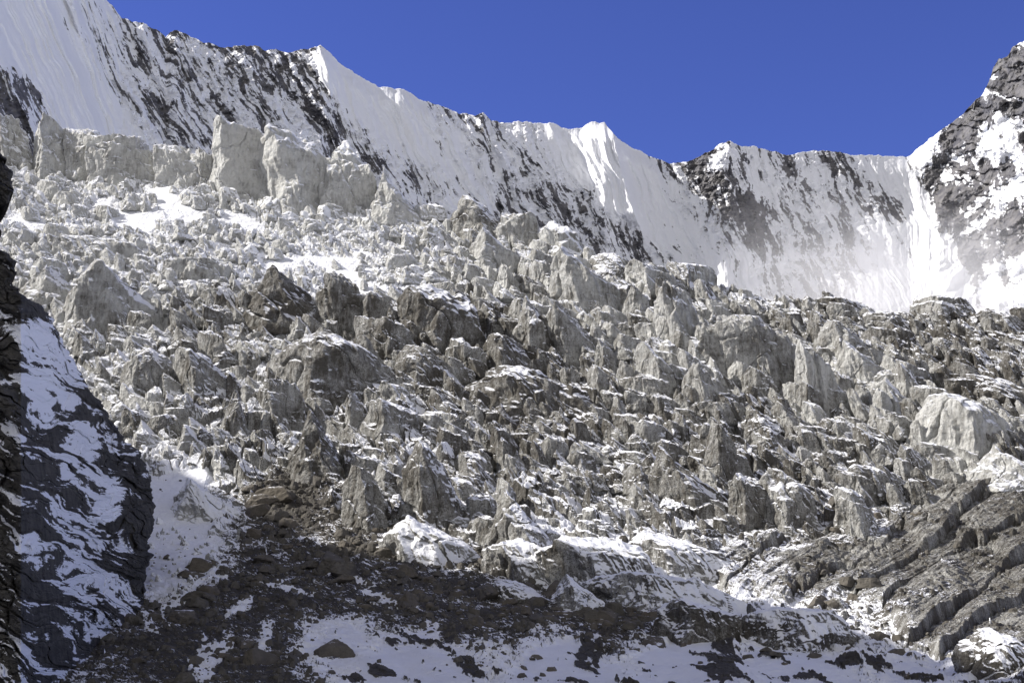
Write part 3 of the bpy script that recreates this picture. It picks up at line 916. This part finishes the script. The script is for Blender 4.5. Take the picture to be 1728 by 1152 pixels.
def region1(px, py):
    return [float(v) for v in (q[0] for q in region(np.array([float(px)]), np.array([float(py)])))]


# photo x of middle, photo y of foot, width, height, kind, dirt (None: as the place), snow, short name, label
HERO = [
 (14, 278, 60, 84, 'block', .35, 0, 'the grey block at the left end of the top wall', 'grey ice block at the left end of the top ice wall, beside the cliff edge'),
 (84, 290, 78, 100, 'tower', .22, -.3, 'the rounded tower of the top wall', 'tall rounded pale ice tower standing out of the left part of the top ice wall'),
 (146, 294, 60, 68, 'wall', .42, -.1, 'the humped grey wall piece', 'grey wall piece with a small hump on top, right of the rounded tower'),
 (197, 303, 80, 66, 'wall', .40, -.1, 'the long grey wall piece', 'long flat-fronted grey ice wall piece between the humped piece and low gap'),
 (248, 303, 56, 46, 'wall', .42, 0, 'the low dark wall piece', 'low darker piece of the top ice wall where its rim dips lowest'),
 (300, 310, 66, 60, 'wall', .22, .1, 'the icicle-streaked wall piece', 'pale wall piece streaked with hanging icicles in the middle of the top wall'),
 (346, 314, 50, 72, 'block', .35, 0, 'the grey corner block', 'grey ice block tucked into the shaded corner left of the big square block'),
 (410, 326, 92, 118, 'block', .16, -.2, 'the big square block', 'big pale square ice block with a bright left edge on the top ice wall'),
 (503, 350, 120, 132, 'block', .20, -.1, 'the largest top block', 'largest block of the top ice wall, with an overhanging snowy lip'),
 (588, 352, 86, 76, 'wall', .28, 0, 'the sloping wall shoulder', 'wall shoulder sloping down to the right beside the largest top block'),
 (662, 368, 84, 84, 'peak', .20, -.1, 'the pointed end block', 'pointed pale ice block at the right end of the top ice wall'),
 (722, 366, 50, 26, 'slab', .2, .6, 'the small snowy ledge', 'small snow-covered ice ledge just right of the pointed end block'),
 (806, 402, 72, 66, 'dome', .62, 0, 'the dark arched block', 'dark arched ice block on the skyline with a hollow under its rim'),
 (866, 412, 66, 54, 'wall', .34, 0, 'the pale skyline stub', 'pale flat-topped ice stub on the skyline right of the dark arched block'),
 (947, 440, 88, 60, 'slab', .32, .5, 'the snow-roofed skyline block', 'wide skyline ice block with a flat snowy roof and undercut left side'),
 (990, 525, 132, 98, 'fin', .26, -.2, 'the great pale fin', 'great pale ice fin with a smooth grey front and roof falling to the right'),
 (835, 448, 86, 58, 'fin', .30, 0, 'the white-faced wedge', 'white-faced ice wedge below the dark arched block'),
 (1030, 470, 66, 44, 'dome', .70, .3, 'the dark knob on the brow', 'dark dirt-stained ice knob on the brow behind the great pale fin'),
 (1075, 552, 46, 74, 'tower', .38, -.1, 'the square column', 'square grey ice column standing alone right of the great pale fin'),
 (1150, 592, 76, 108, 'block', .22, -.1, 'the tall column block', 'tall blocky ice column with snow cap and bright left corner near the middle skyline'),
 (1098, 500, 58, 56, 'block', .45, 0, 'the grey brow block', 'grey ice block at the brow between the square and tall columns'),
 (1172, 482, 60, 46, 'slab', .42, .5, 'the snowy brow slab', 'brow slab dusted with snow above the tall column block'),
 (1268, 645, 112, 118, 'wall', .42, -.4, 'the big grey slab', 'big upright grey ice slab with a cracked smooth face, right of centre'),
 (1366, 690, 44, 112, 'tower', .14, -.2, 'the left twin tower', 'bright tall left one of the twin ice towers right of the big grey slab'),
 (1392, 692, 36, 100, 'tower', .20, -.2, 'the right twin tower', 'narrow right one of the twin ice towers, leaning on its brighter neighbour'),
 (1416, 600, 66, 64, 'dome', .40, -.2, 'the rounded grey dome', 'rounded grey ice dome above the twin towers'),
 (1458, 652, 72, 62, 'fin', .18, -.1, 'the bright fin', 'bright ice fin facing the sun, just right of the twin towers'),
 (1500, 662, 52, 46, 'dome', .35, 0, 'the small pale dome', 'small pale ice dome right of the bright fin'),
 (1512, 705, 60, 52, 'fin', .25, .2, 'the snow-backed fin', 'ice fin with a snow slope on its right, below the small pale dome'),
 (1628, 768, 140, 112, 'dome', .14, -.2, 'the great white dome', 'great whitish ice dome with furrowed front near the right edge'),
 (1700, 820, 90, 72, 'peak', .16, -.1, 'the white pyramid', 'white ice pyramid at the right edge below the great white dome'),
 (1185, 700, 56, 84, 'tower', .36, 0, 'the grey stump tower', 'grey ice stump tower below the tall column block'),
 (1022, 640, 38, 66, 'tower', .40, -.1, 'the slim leaning tower', 'slim leaning ice tower below the great pale fin'),
 (1012, 676, 34, 50, 'tower', .45, -.1, 'the short finger', 'short ice finger in front of the slim leaning tower'),
 (1118, 668, 76, 66, 'fin', .34, .1, 'the shark-fin block', 'shark-fin shaped ice block with snowy back in the centre right'),
 (1058, 662, 34, 54, 'tower', .5, -.1, 'the paired finger', 'grey ice finger between the short finger and the shark-fin block'),
 (472, 545, 128, 106, 'peak', .86, -.5, 'the black-fronted block', 'large black-fronted triangular ice block below the white rubble field'),  # high dirt also puts the shade of its front into the colour
 (190, 545, 122, 88, 'fin', .24, .1, 'the pale tilted block', 'pale tilted ice block with snow-dusted roof near the cliff'),
 (76, 512, 86, 80, 'peak', .25, 0, 'the pale left peak', 'pale ice peak in the white rubble next to the cliff top'),
 (165, 438, 150, 48, 'wall', .20, .3, 'the long white step', 'long low white ice step across the upper left rubble'),
 (325, 470, 90, 40, 'wall', .35, .2, 'the icicle step', 'low ice step hung with icicles in the upper left rubble'),
 (556, 655, 165, 84, 'dome', .62, -.3, 'the broad pitted block', 'broad dark block with a pitted, fluted front, left of centre'),
 (578, 552, 62, 82, 'block', .62, -.3, 'the split grey block', 'split grey ice block right of the black-fronted one'),
 (640, 560, 60, 70, 'tower', .60, -.3, 'the cracked pillar', 'cracked grey ice pillar beside the split grey block'),
 (655, 610, 96, 72, 'wall', .62, -.2, 'the flat-faced block', 'flat-faced square grey block above the broad pitted block'),
 (738, 590, 118, 100, 'block', .74, .05, 'the broken dark block', 'large broken dark ice block with snow patches in the centre'),
 (850, 622, 76, 72, 'dome', .82, -.2, 'the soot-dark dome', 'soot-dark rounded ice block right of the broken dark block'),
 (785, 628, 62, 56, 'slab', .55, .3, 'the cracked-roof block', 'block with a cracked snowy roof in front of the soot-dark dome'),
 (712, 650, 72, 70, 'dome', .70, -.2, 'the round-headed block', 'round-headed grey block below the broken dark block'),
 (905, 590, 70, 76, 'fin', .52, .1, 'the snow-streaked ramp', 'ramp-shaped grey ice block streaked with snow at the centre'),
 (960, 600, 60, 82, 'fin', .45, .0, 'the sharp centre fin', 'sharp grey ice fin between the snow-streaked ramp and slim leaning tower'),
 (885, 690, 120, 72, 'dome', .86, -.2, 'the dark hollow block', 'dark hollowed ice block at the very centre of the icefall'),
 (655, 745, 78, 72, 'block', .50, .25, 'the table block', 'flat-topped table-like grey block under thin snow, left of centre'),
 (600, 728, 42, 58, 'tower', .38, .1, 'the white horn', 'curved whitish ice horn next to the table block'),
 (250, 668, 80, 74, 'dome', .45, 0, 'the rounded near-cliff block', 'rounded grey block below the pale tilted block'),
 (340, 676, 84, 80, 'block', .50, .1, 'the fluted square block', 'fluted square grey block, second from the cliff'),
 (394, 740, 40, 76, 'peak', .50, -.1, 'the ice cone', 'steep ice cone below the fluted square block'),
 (430, 722, 34, 50, 'tower', .48, 0, 'the small spike', 'small ice spike right of the ice cone'),
 (475, 722, 58, 70, 'block', .45, .2, 'the leaning pale block', 'leaning pale block with snow cap, right of the small spike'),
 (532, 800, 92, 104, 'peak', .74, -.3, 'the dark fluted peak', 'dark fluted ice peak rising above the rubble mound'),
 (612, 880, 66, 92, 'tower', .58, -.2, 'the grey tooth', 'grey tooth-shaped ice block at the right foot of the rubble mound'),
 (726, 885, 86, 118, 'tower', .62, .05, 'the banded tower', 'tall banded ice tower with ribs across its front, low centre'),
 (872, 925, 104, 96, 'peak', .60, .0, 'the tall lower peak', 'tall pointed grey peak low in the centre of the icefall'),
 (800, 828, 64, 62, 'peak', .70, .1, 'the dark triangle', 'dark triangular ice block above the tall lower peak'),
 (722, 945, 112, 70, 'fin', .40, .9, 'the snow pyramid', 'smooth snow-covered pyramid at the foot of the icefall'),
 (1160, 858, 96, 70, 'fin', .66, .1, 'the dark ramp block', 'dark ramp-shaped ice block in the lower right middle'),
 (1216, 835, 60, 122, 'tower', .56, -.2, 'the leaning finger tower', 'tall leaning finger-like ice tower in the lower right middle'),
 (1262, 884, 62, 84, 'block', .60, -.1, 'the blunt block', 'blunt grey block at the foot of the leaning finger tower'),
 (1326, 888, 78, 78, 'block', .52, .25, 'the snow-topped block', 'snow-topped square block right of the blunt block'),
 (1290, 770, 64, 66, 'dome', .60, 0, 'the grey lump', 'rounded grey ice lump below the big grey slab'),
 (1440, 905, 52, 66, 'block', .40, .3, 'the lone pale block', 'lone pale upright block at the edge of the dirty striped ice'),
 (1660, 672, 118, 50, 'dome', .86, -.1, 'the long dark block', 'long dark dirt-stained ice block near the right skyline'),
 (1588, 536, 110, 38, 'slab', .50, .35, 'the streaked skyline slab', 'skyline ice slab with dark streaks and snow, right part of the brow'),
 (1690, 556, 60, 34, 'block', .62, .2, 'the right brow block', 'dark low block on the brow at the right edge'),
 (1420, 528, 90, 34, 'slab', .70, .3, 'the dirty brow slab', 'dirty low slab on the brow under the drifting mist'),
 (1500, 560, 80, 40, 'slab', .65, .3, 'the second brow slab', 'dark snow-dusted slab just below the dirty brow slab'),
 (882, 972, 104, 62, 'slab', .62, .6, 'the two-tone block', 'low block half snow and half dirt at the foot of the icefall'),
 (1030, 990, 170, 70, 'slab', .55, .9, 'the broad snow slab', 'broad snow-covered ice slab cut by a grey wall on its lower right'),
 (1150, 965, 150, 56, 'slab', .55, .8, 'the walled snow slab', 'snow slab with a long grey ice wall facing right, right of the broad one'),
 (1100, 1022, 190, 58, 'slab', .60, .7, 'the front snow slab', 'front snow-covered slab above the shaded snowfield'),
 (975, 1028, 70, 38, 'fin', .55, .5, 'the small front wedge', 'small ice wedge left of the front snow slab'),
 (862, 1010, 66, 34, 'dome', .66, .2, 'the dusty hump', 'low dusty ice hump at the edge of the boulder band'),
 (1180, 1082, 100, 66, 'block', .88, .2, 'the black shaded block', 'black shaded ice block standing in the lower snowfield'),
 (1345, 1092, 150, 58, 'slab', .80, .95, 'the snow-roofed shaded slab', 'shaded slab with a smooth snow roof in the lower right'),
 (1690, 1142, 110, 70, 'dome', .74, .3, 'the corner block', 'rounded grey block in the bottom right corner'),
 (345, 872, 120, 50, 'fin', .15, 1.2, 'the snow hump', 'smooth snow hump with a dark hollow beside the rubble mound'),
]
ASIZE = {'block': .9, 'wall': .7, 'fin': .8, 'tower': .95, 'peak': .9, 'dome': .9, 'slab': .9}
placed = []          # (px, py_mid, short name) landmarks
occupied = []
PXM_OF = lambda y: y / F


def place_block(name, me, px, py, w_px, h_px, rot, props, size, sink=.30):
    x, y, z = pxl(px, py)
    m = y / F
    o = add(name, me)
    W, Dp, H = w_px * m, w_px * m * size[1], h_px * m * (1 + sink)
    o.location = (x * (1 + Dp * .30 / y), y + Dp * .30, z - h_px * m * sink)
    o.rotation_euler = (0, 0, rot)
    if size[0] != 1.0 or size[2] is not None:
        o.scale = (W / size[2][0], Dp / size[2][1], H / size[2][2])
    for kk, v in props.items():
        o[kk] = v
    return o


for i, (px, py, wp, hp_, kind, dv, sv, short, label) in enumerate(HERO):
    if kind == 'wall' and i < 12:
        hp_ *= 1.28; wp *= 1.1; dv -= .14
    if i < 12:
        dv -= .10; sv += .25
    x, y, z = pxl(px, py)
    m = y / F
    dr = ASIZE[kind]
    sink = .30
    W, Dp, H = wp * m * 1.14, wp * m * dr, hp_ * m * (1 + sink) * 1.0
    n = int(np.clip(max(wp, hp_) * 0.62, 34, 74))
    me = block_mesh('ice_block', 100 + i, kind, W, Dp, H, n, M_SERAC, pieces=3 if kind in ('block', 'dome', 'wall') else 2)
    o = place_block('ice_block', me, px, py, wp, hp_, 0.0, {'dirt': float(min(dv + (.12 if py > 500 else 0), .95)), 'snow': float(sv), 'rock': 0.0}, (1.0, dr, None), sink)
    o['label'] = label; o['category'] = 'ice block'; o['group'] = 'ice blocks of the icefall'
    placed.append((px, py - hp_ / 2, short))
    occupied.append((px, py - hp_ * .35, max(wp, hp_) * .42))

# prototypes for the other blocks
KINDS = ['block', 'wall', 'fin', 'fin', 'tower', 'block', 'dome', 'fin', 'fin', 'block', 'wall', 'fin', 'peak', 'block']
KDIM = {'block': (10, 9, 10), 'wall': (12, 7, 9), 'fin': (11, 9, 9), 'tower': (7, 7, 12), 'peak': (10, 9, 10), 'dome': (11, 9, 8), 'slab': (13, 11, 6)}
protos = []
for i, kd in enumerate(KINDS):
    for jj in range(2):
        dm = KDIM[kd]
        protos.append((kd, dm, block_mesh('ice_block', 500 + 2 * i + jj, kd, *dm, 34, M_SERAC, pieces=2)))

used_labels = set()
WORD = {'block': 'ice block', 'wall': 'ice wall piece', 'fin': 'sloping ice fin', 'tower': 'ice tower', 'peak': 'pointed ice block', 'dome': 'rounded ice block', 'slab': 'flat ice slab', 'boulder': 'boulder'}


def unique_label(px, py, look, k0=0):
    """name a block by its look and by the landmark it stands next to"""
    cand = sorted(placed, key=lambda q: (q[0] - px) ** 2 + (q[1] - py) ** 2)[:14]
    for rel in (0, 1):
        for (qx_, qy_, short) in cand:
            dx, dy = px - qx_, py - qy_
            dist = math.hypot(dx, dy)
            if abs(dx) > 1.8 * abs(dy): wd = 'right of' if dx > 0 else 'left of'
            elif abs(dy) > 1.8 * abs(dx): wd = 'below' if dy > 0 else 'above'
            else: wd = ('below and ' if dy > 0 else 'above and ') + ('right of' if dx > 0 else 'left of')
            far_ = 'just ' if dist < 60 else ('some way ' if dist > 130 else '')
            lab = f'{look} {far_}{wd} {short}'
            if lab not in used_labels and len(lab.split()) <= 16:
                used_labels.add(lab)
                return lab
    return f'{look} in the jumbled icefall'


def tint_word(d):
    return 'pale' if d < .3 else ('grey' if d < .55 else ('dirty grey' if d < .72 else 'dark'))


def size_word(s):
    return 'small ' if s < 30 else ('' if s < 46 else 'large ')


rg = np.random.default_rng(5)
made = 0; tries = 0
while made < 212 and tries < 30000:
    tries += 1
    px = rg.uniform(20, 1740); g = float(base_sky(px))
    py = rg.uniform(g + 6, 1010)
    a_, d_, s_, r_, f_, st_ = region1(px, py)
    if st_ > .35 or r_ > .35 or s_ > .85: continue
    if px < interp(EDGE, py) + 12: continue
    if rg.uniform() > .15 + a_ / 30: continue
    base = a_ * rg.uniform(.75, 1.45) * (1 - .35 * f_) + 4
    kd, dm, me = protos[rg.integers(len(protos))]
    wp = base * dm[0] / 10 * rg.uniform(.85, 1.2); hp_ = base * dm[2] / 10 * rg.uniform(.8, 1.2)
    rad = max(wp, hp_) * .36
    yc = py - hp_ * .35
    if any((px - q[0]) ** 2 + (1.25 * (yc - q[1])) ** 2 < (rad + q[2]) ** 2 for q in occupied): continue
    occupied.append((px, yc, rad))
    dv = float(np.clip(d_ + rg.uniform(-.22, .18), .03, .95))
    sv = float(s_ * .6 + rg.uniform(-.3, .25))
    o = place_block('ice_block', me, px, py, wp, hp_, rg.uniform(-.35, .35), {'dirt': dv, 'snow': sv, 'rock': 0.0}, (1.0, dm[1] / dm[0], dm), .30)
    o['label'] = unique_label(px, py - hp_ / 2, f'{size_word(max(wp, hp_))}{tint_word(dv)} {WORD[kd]}')
    o['category'] = 'ice block'; o['group'] = 'ice blocks of the icefall'
    made += 1

# ice rubble nobody could count: thousands of small blocks between the big ones
rg = np.random.default_rng(8)
small = []
for i in range(24):
    kd = ['block', 'fin', 'peak', 'dome', 'tower', 'slab'][i % 6]
    p, q = block_mesh('x', 900 + i, kd, 2, 2 * ASIZE[kd], 2, 7, None, pieces=2, rough=1.0)
    small.append((p, q))
N = 9000
px = rg.uniform(-40, 1770, N); g = base_sky(px); py = g + 4 + rg.uniform(0, 1, N) ** 1.1 * (1090 - g)
A = region(px, py)
V = []; Q = []; at = [[], [], []]; off = 0
for i in range(N):
    a_, d_, s_, r_, f_, st_ = [float(v[i]) for v in A]
    if r_ > .45 or s_ > .95: continue
    if st_ > .4 and rg.uniform() > .12: continue
    if f_ < .45 and rg.uniform() > .05: continue
    if f_ > .6 and d_ < .3 and float(fbm2(np.array([0.0]) + ground_at(px[i], py[i])[0] / 34 + ground_at(px[i], py[i])[1] / 60, np.array([ground_at(px[i], py[i])[1] / 46]), 3, 47, .5)[0]) > .2: continue
    p, q = small[rg.integers(len(small)) if f_ < .5 else (0, 3, 5, 6, 9, 12, 15, 18, 21, 23)[rg.integers(10)]]
    x, y, z = ground_at(px[i], py[i])
    m = y / F
    sz = m * (2.2 + a_ * .20 * rg.exponential(1.1)) * (1.0 if st_ < .4 else .5)
    sz = min(sz, m * 13)
    an = rg.uniform(0, 6.28) if rg.uniform() < .5 else rg.uniform(-.5, .5)
    c, s_n = math.cos(an), math.sin(an)
    sc3 = rg.uniform(.7, 1.3, 3) * sz
    pp = p * sc3
    pp = np.stack([pp[:, 0] * c - pp[:, 1] * s_n + x, pp[:, 0] * s_n + pp[:, 1] * c + y, pp[:, 2] + z - .7 * sz], -1)
    V.append(pp); Q.append(q + off); off += len(p)
    at[0].append(np.full(len(p), np.clip(d_ + rg.uniform(-.25, .25), 0, 1))); at[1].append(np.full(len(p), s_ * .9 + .45 * f_ * (d_ < .3) + rg.uniform(-.35, .3))); at[2].append(np.full(len(p), 0.0))
mid = []
for i in range(20):
    kd = ['block', 'fin', 'block', 'fin', 'tower', 'peak', 'wall', 'dome', 'fin', 'block'][i % 10]
    dm = KDIM[kd]
    mid.append(block_mesh('x', 940 + i, kd, dm[0] / 5, dm[1] / 5, dm[2] / 5, 16, None, pieces=2))
cnt = 0
for i in range(12000):
    if cnt >= 1150: break
    px_ = rg.uniform(30, 1750); g_ = float(base_sky(px_)); py_ = rg.uniform(g_ + 3, 1000)
    a_, d_, s_, r_, f_, st_ = region1(px_, py_)
    if st_ > .3 or r_ > .3 or s_ > .75 or px_ < interp(EDGE, py_) + 6: continue
    if rg.uniform() > .1 + a_ / 28: continue
    x, y, z = pxl(px_, py_); m = y / F
    p, q = mid[rg.integers(len(mid))]
    sz = m * (a_ * rg.uniform(.60, 1.35) + 3) / 2
    an = rg.uniform(-.4, .4); c, s_n = math.cos(an), math.sin(an)
    pp = p * (rg.uniform(.8, 1.25, 3) * sz)
    ln = rg.uniform(-.12, .32)
    pp[:, 0] = pp[:, 0] - ln * pp[:, 2]
    pp = np.stack([pp[:, 0] * c - pp[:, 1] * s_n + x, pp[:, 0] * s_n + pp[:, 1] * c + y, pp[:, 2] + z - .45 * sz], -1)
    V.append(pp); Q.append(q + off); off += len(p)
    at[0].append(np.full(len(p), np.clip(d_ + rg.uniform(-.25, .2), 0, 1))); at[1].append(np.full(len(p), s_ * .7 + rg.uniform(-.3, .3))); at[2].append(np.full(len(p), 0.0))
    cnt += 1
me = raw_mesh('ice_rubble', np.concatenate(V), np.concatenate(Q), {'dirt': np.concatenate(at[0]), 'snow': np.concatenate(at[1]), 'rock': np.concatenate(at[2])}, M_GLACIER)
o = add('ice_rubble', me, 'loose ice rubble and small broken ice filling the gaps of the icefall', 'ice rubble', kind='stuff')

# boulders
BZONE = [(470, 850, 70, 45, 30), (560, 930, 110, 45, 34), (700, 1000, 110, 40, 34), (420, 990, 120, 50, 26), (870, 1030, 110, 32, 40), (1020, 1050, 90, 26, 34), (260, 1090, 110, 50, 22),
         (470, 1090, 90, 40, 12), (1400, 1040, 70, 36, 22), (1480, 1090, 60, 30, 10), (1150, 1060, 60, 30, 8), (320, 970, 40, 30, 8), (1470, 880, 60, 20, 6), (800, 1130, 250, 20, 6), (1290, 1120, 120, 25, 6)]
rg = np.random.default_rng(21)
bmesh_ = [block_mesh('boulder', 700 + i, 'boulder', 2, rg.uniform(1.3, 2.2), rg.uniform(1.1, 2.0), 12, M_BOULDER, pieces=2, rough=.9) for i in range(14)]
LAND = [(480, 830, 'the top of the rubble mound'), (250, 1010, 'the foot of the rock cliff'), (300, 900, 'the snow tongue by the cliff'), (600, 900, 'the foot of the grey tooth'), (430, 960, 'the shaded rubble slope'),
        (700, 1060, 'the snowfield edge'), (550, 1070, 'the bright snow patch at lower left'), (440, 1060, 'the narrow snow strip'), (1500, 1000, 'the dirty striped ice'), (900, 1000, 'the long boulder band'), (1050, 1060, 'the right end of the boulder band'), (150, 1130, 'the bottom left corner'), (1420, 1030, 'the rubble pile on the snow ridge'), (780, 1020, 'the middle of the boulder band'), (360, 1130, 'the bottom edge rubble')]
icel = placed
placed = placed + LAND
bl = 0
for (cx_, cy_, rx, ry, cnt) in BZONE:
    for i in range(cnt):
        px = cx_ + rg.normal() * rx * .6; py = min(cy_ + rg.normal() * ry * .6, 1170)
        if px < interp(EDGE, py) + 4 and py < 1010: continue
        x, y, z = ground_at(px, py)
        m = y / F
        sp_ = 9 + rg.exponential(9); sp_ = min(sp_, 16 if cy_ > 1105 else 40)
        me = bmesh_[rg.integers(14)]
        o = add('boulder', me)
        sx_, sy_, sz_ = (sp_ * m / 2 * rg.uniform(.85, 1.35), sp_ * m / 2 * rg.uniform(.8, 1.2), sp_ * m / 2 * rg.uniform(.6, 1.0))
        o.location = (x, y, z - sz_ * .35)
        o.scale = (sx_, sy_, sz_)
        o.rotation_euler = (rg.uniform(-.35, .35), rg.uniform(-.35, .35), rg.uniform(0, 6.28))
        shape = 'flat' if sz_ < .68 * sx_ else ('upright' if sz_ > 1.0 * sx_ else 'angular')
        o['label'] = unique_label(px, py, f'{"small " if sp_ < 12 else ("large " if sp_ > 22 else "")}{shape} brown boulder')
        o['category'] = 'boulder'; o['group'] = 'boulders on the rubble and snow'
        bl += 1
V = []; Q = []; off = 0
sm = [block_mesh('x', 760 + i, 'boulder', 2, rg.uniform(1.3, 2.2), rg.uniform(1.0, 1.8), 4, None, pieces=1, rough=.9) for i in range(16)]
N = 21000
px = rg.uniform(100, 1760, N); py = rg.uniform(790, 1178, N)
A = region(px, py)
for i in range(N):
    r_ = float(A[3][i]); st_ = float(A[5][i])
    pr = .95 if r_ > .45 else (.10 if st_ > .3 else .03)
    if rg.uniform() > pr: continue
    x, y, z = ground_at(px[i], py[i]); m = y / F
    sz = m * (1.1 + rg.exponential(1.8)) * (1 if r_ > .45 else .8)
    sz = min(sz, m * 8)
    p, q = sm[rg.integers(16)]
    an = rg.uniform(0, 6.28); c, s_n = math.cos(an), math.sin(an)
    pp = p * (rg.uniform(.7, 1.3, 3) * sz)
    tl = rg.uniform(-.5, .5)
    pp = np.stack([pp[:, 0] * c - pp[:, 1] * s_n + x, pp[:, 0] * s_n + pp[:, 1] * c + y, pp[:, 2] + tl * pp[:, 0] + z - .4 * sz], -1)
    V.append(pp); Q.append(q + off); off += len(p)
me = raw_mesh('rock_debris', np.concatenate(V), np.concatenate(Q), None, M_BOULDER)
add('rock_debris', me, 'brown stones and gravel covering the rubble mound and slope', 'rock debris', kind='stuff')
print('blocks', len(HERO) + made, 'boulders', bl)
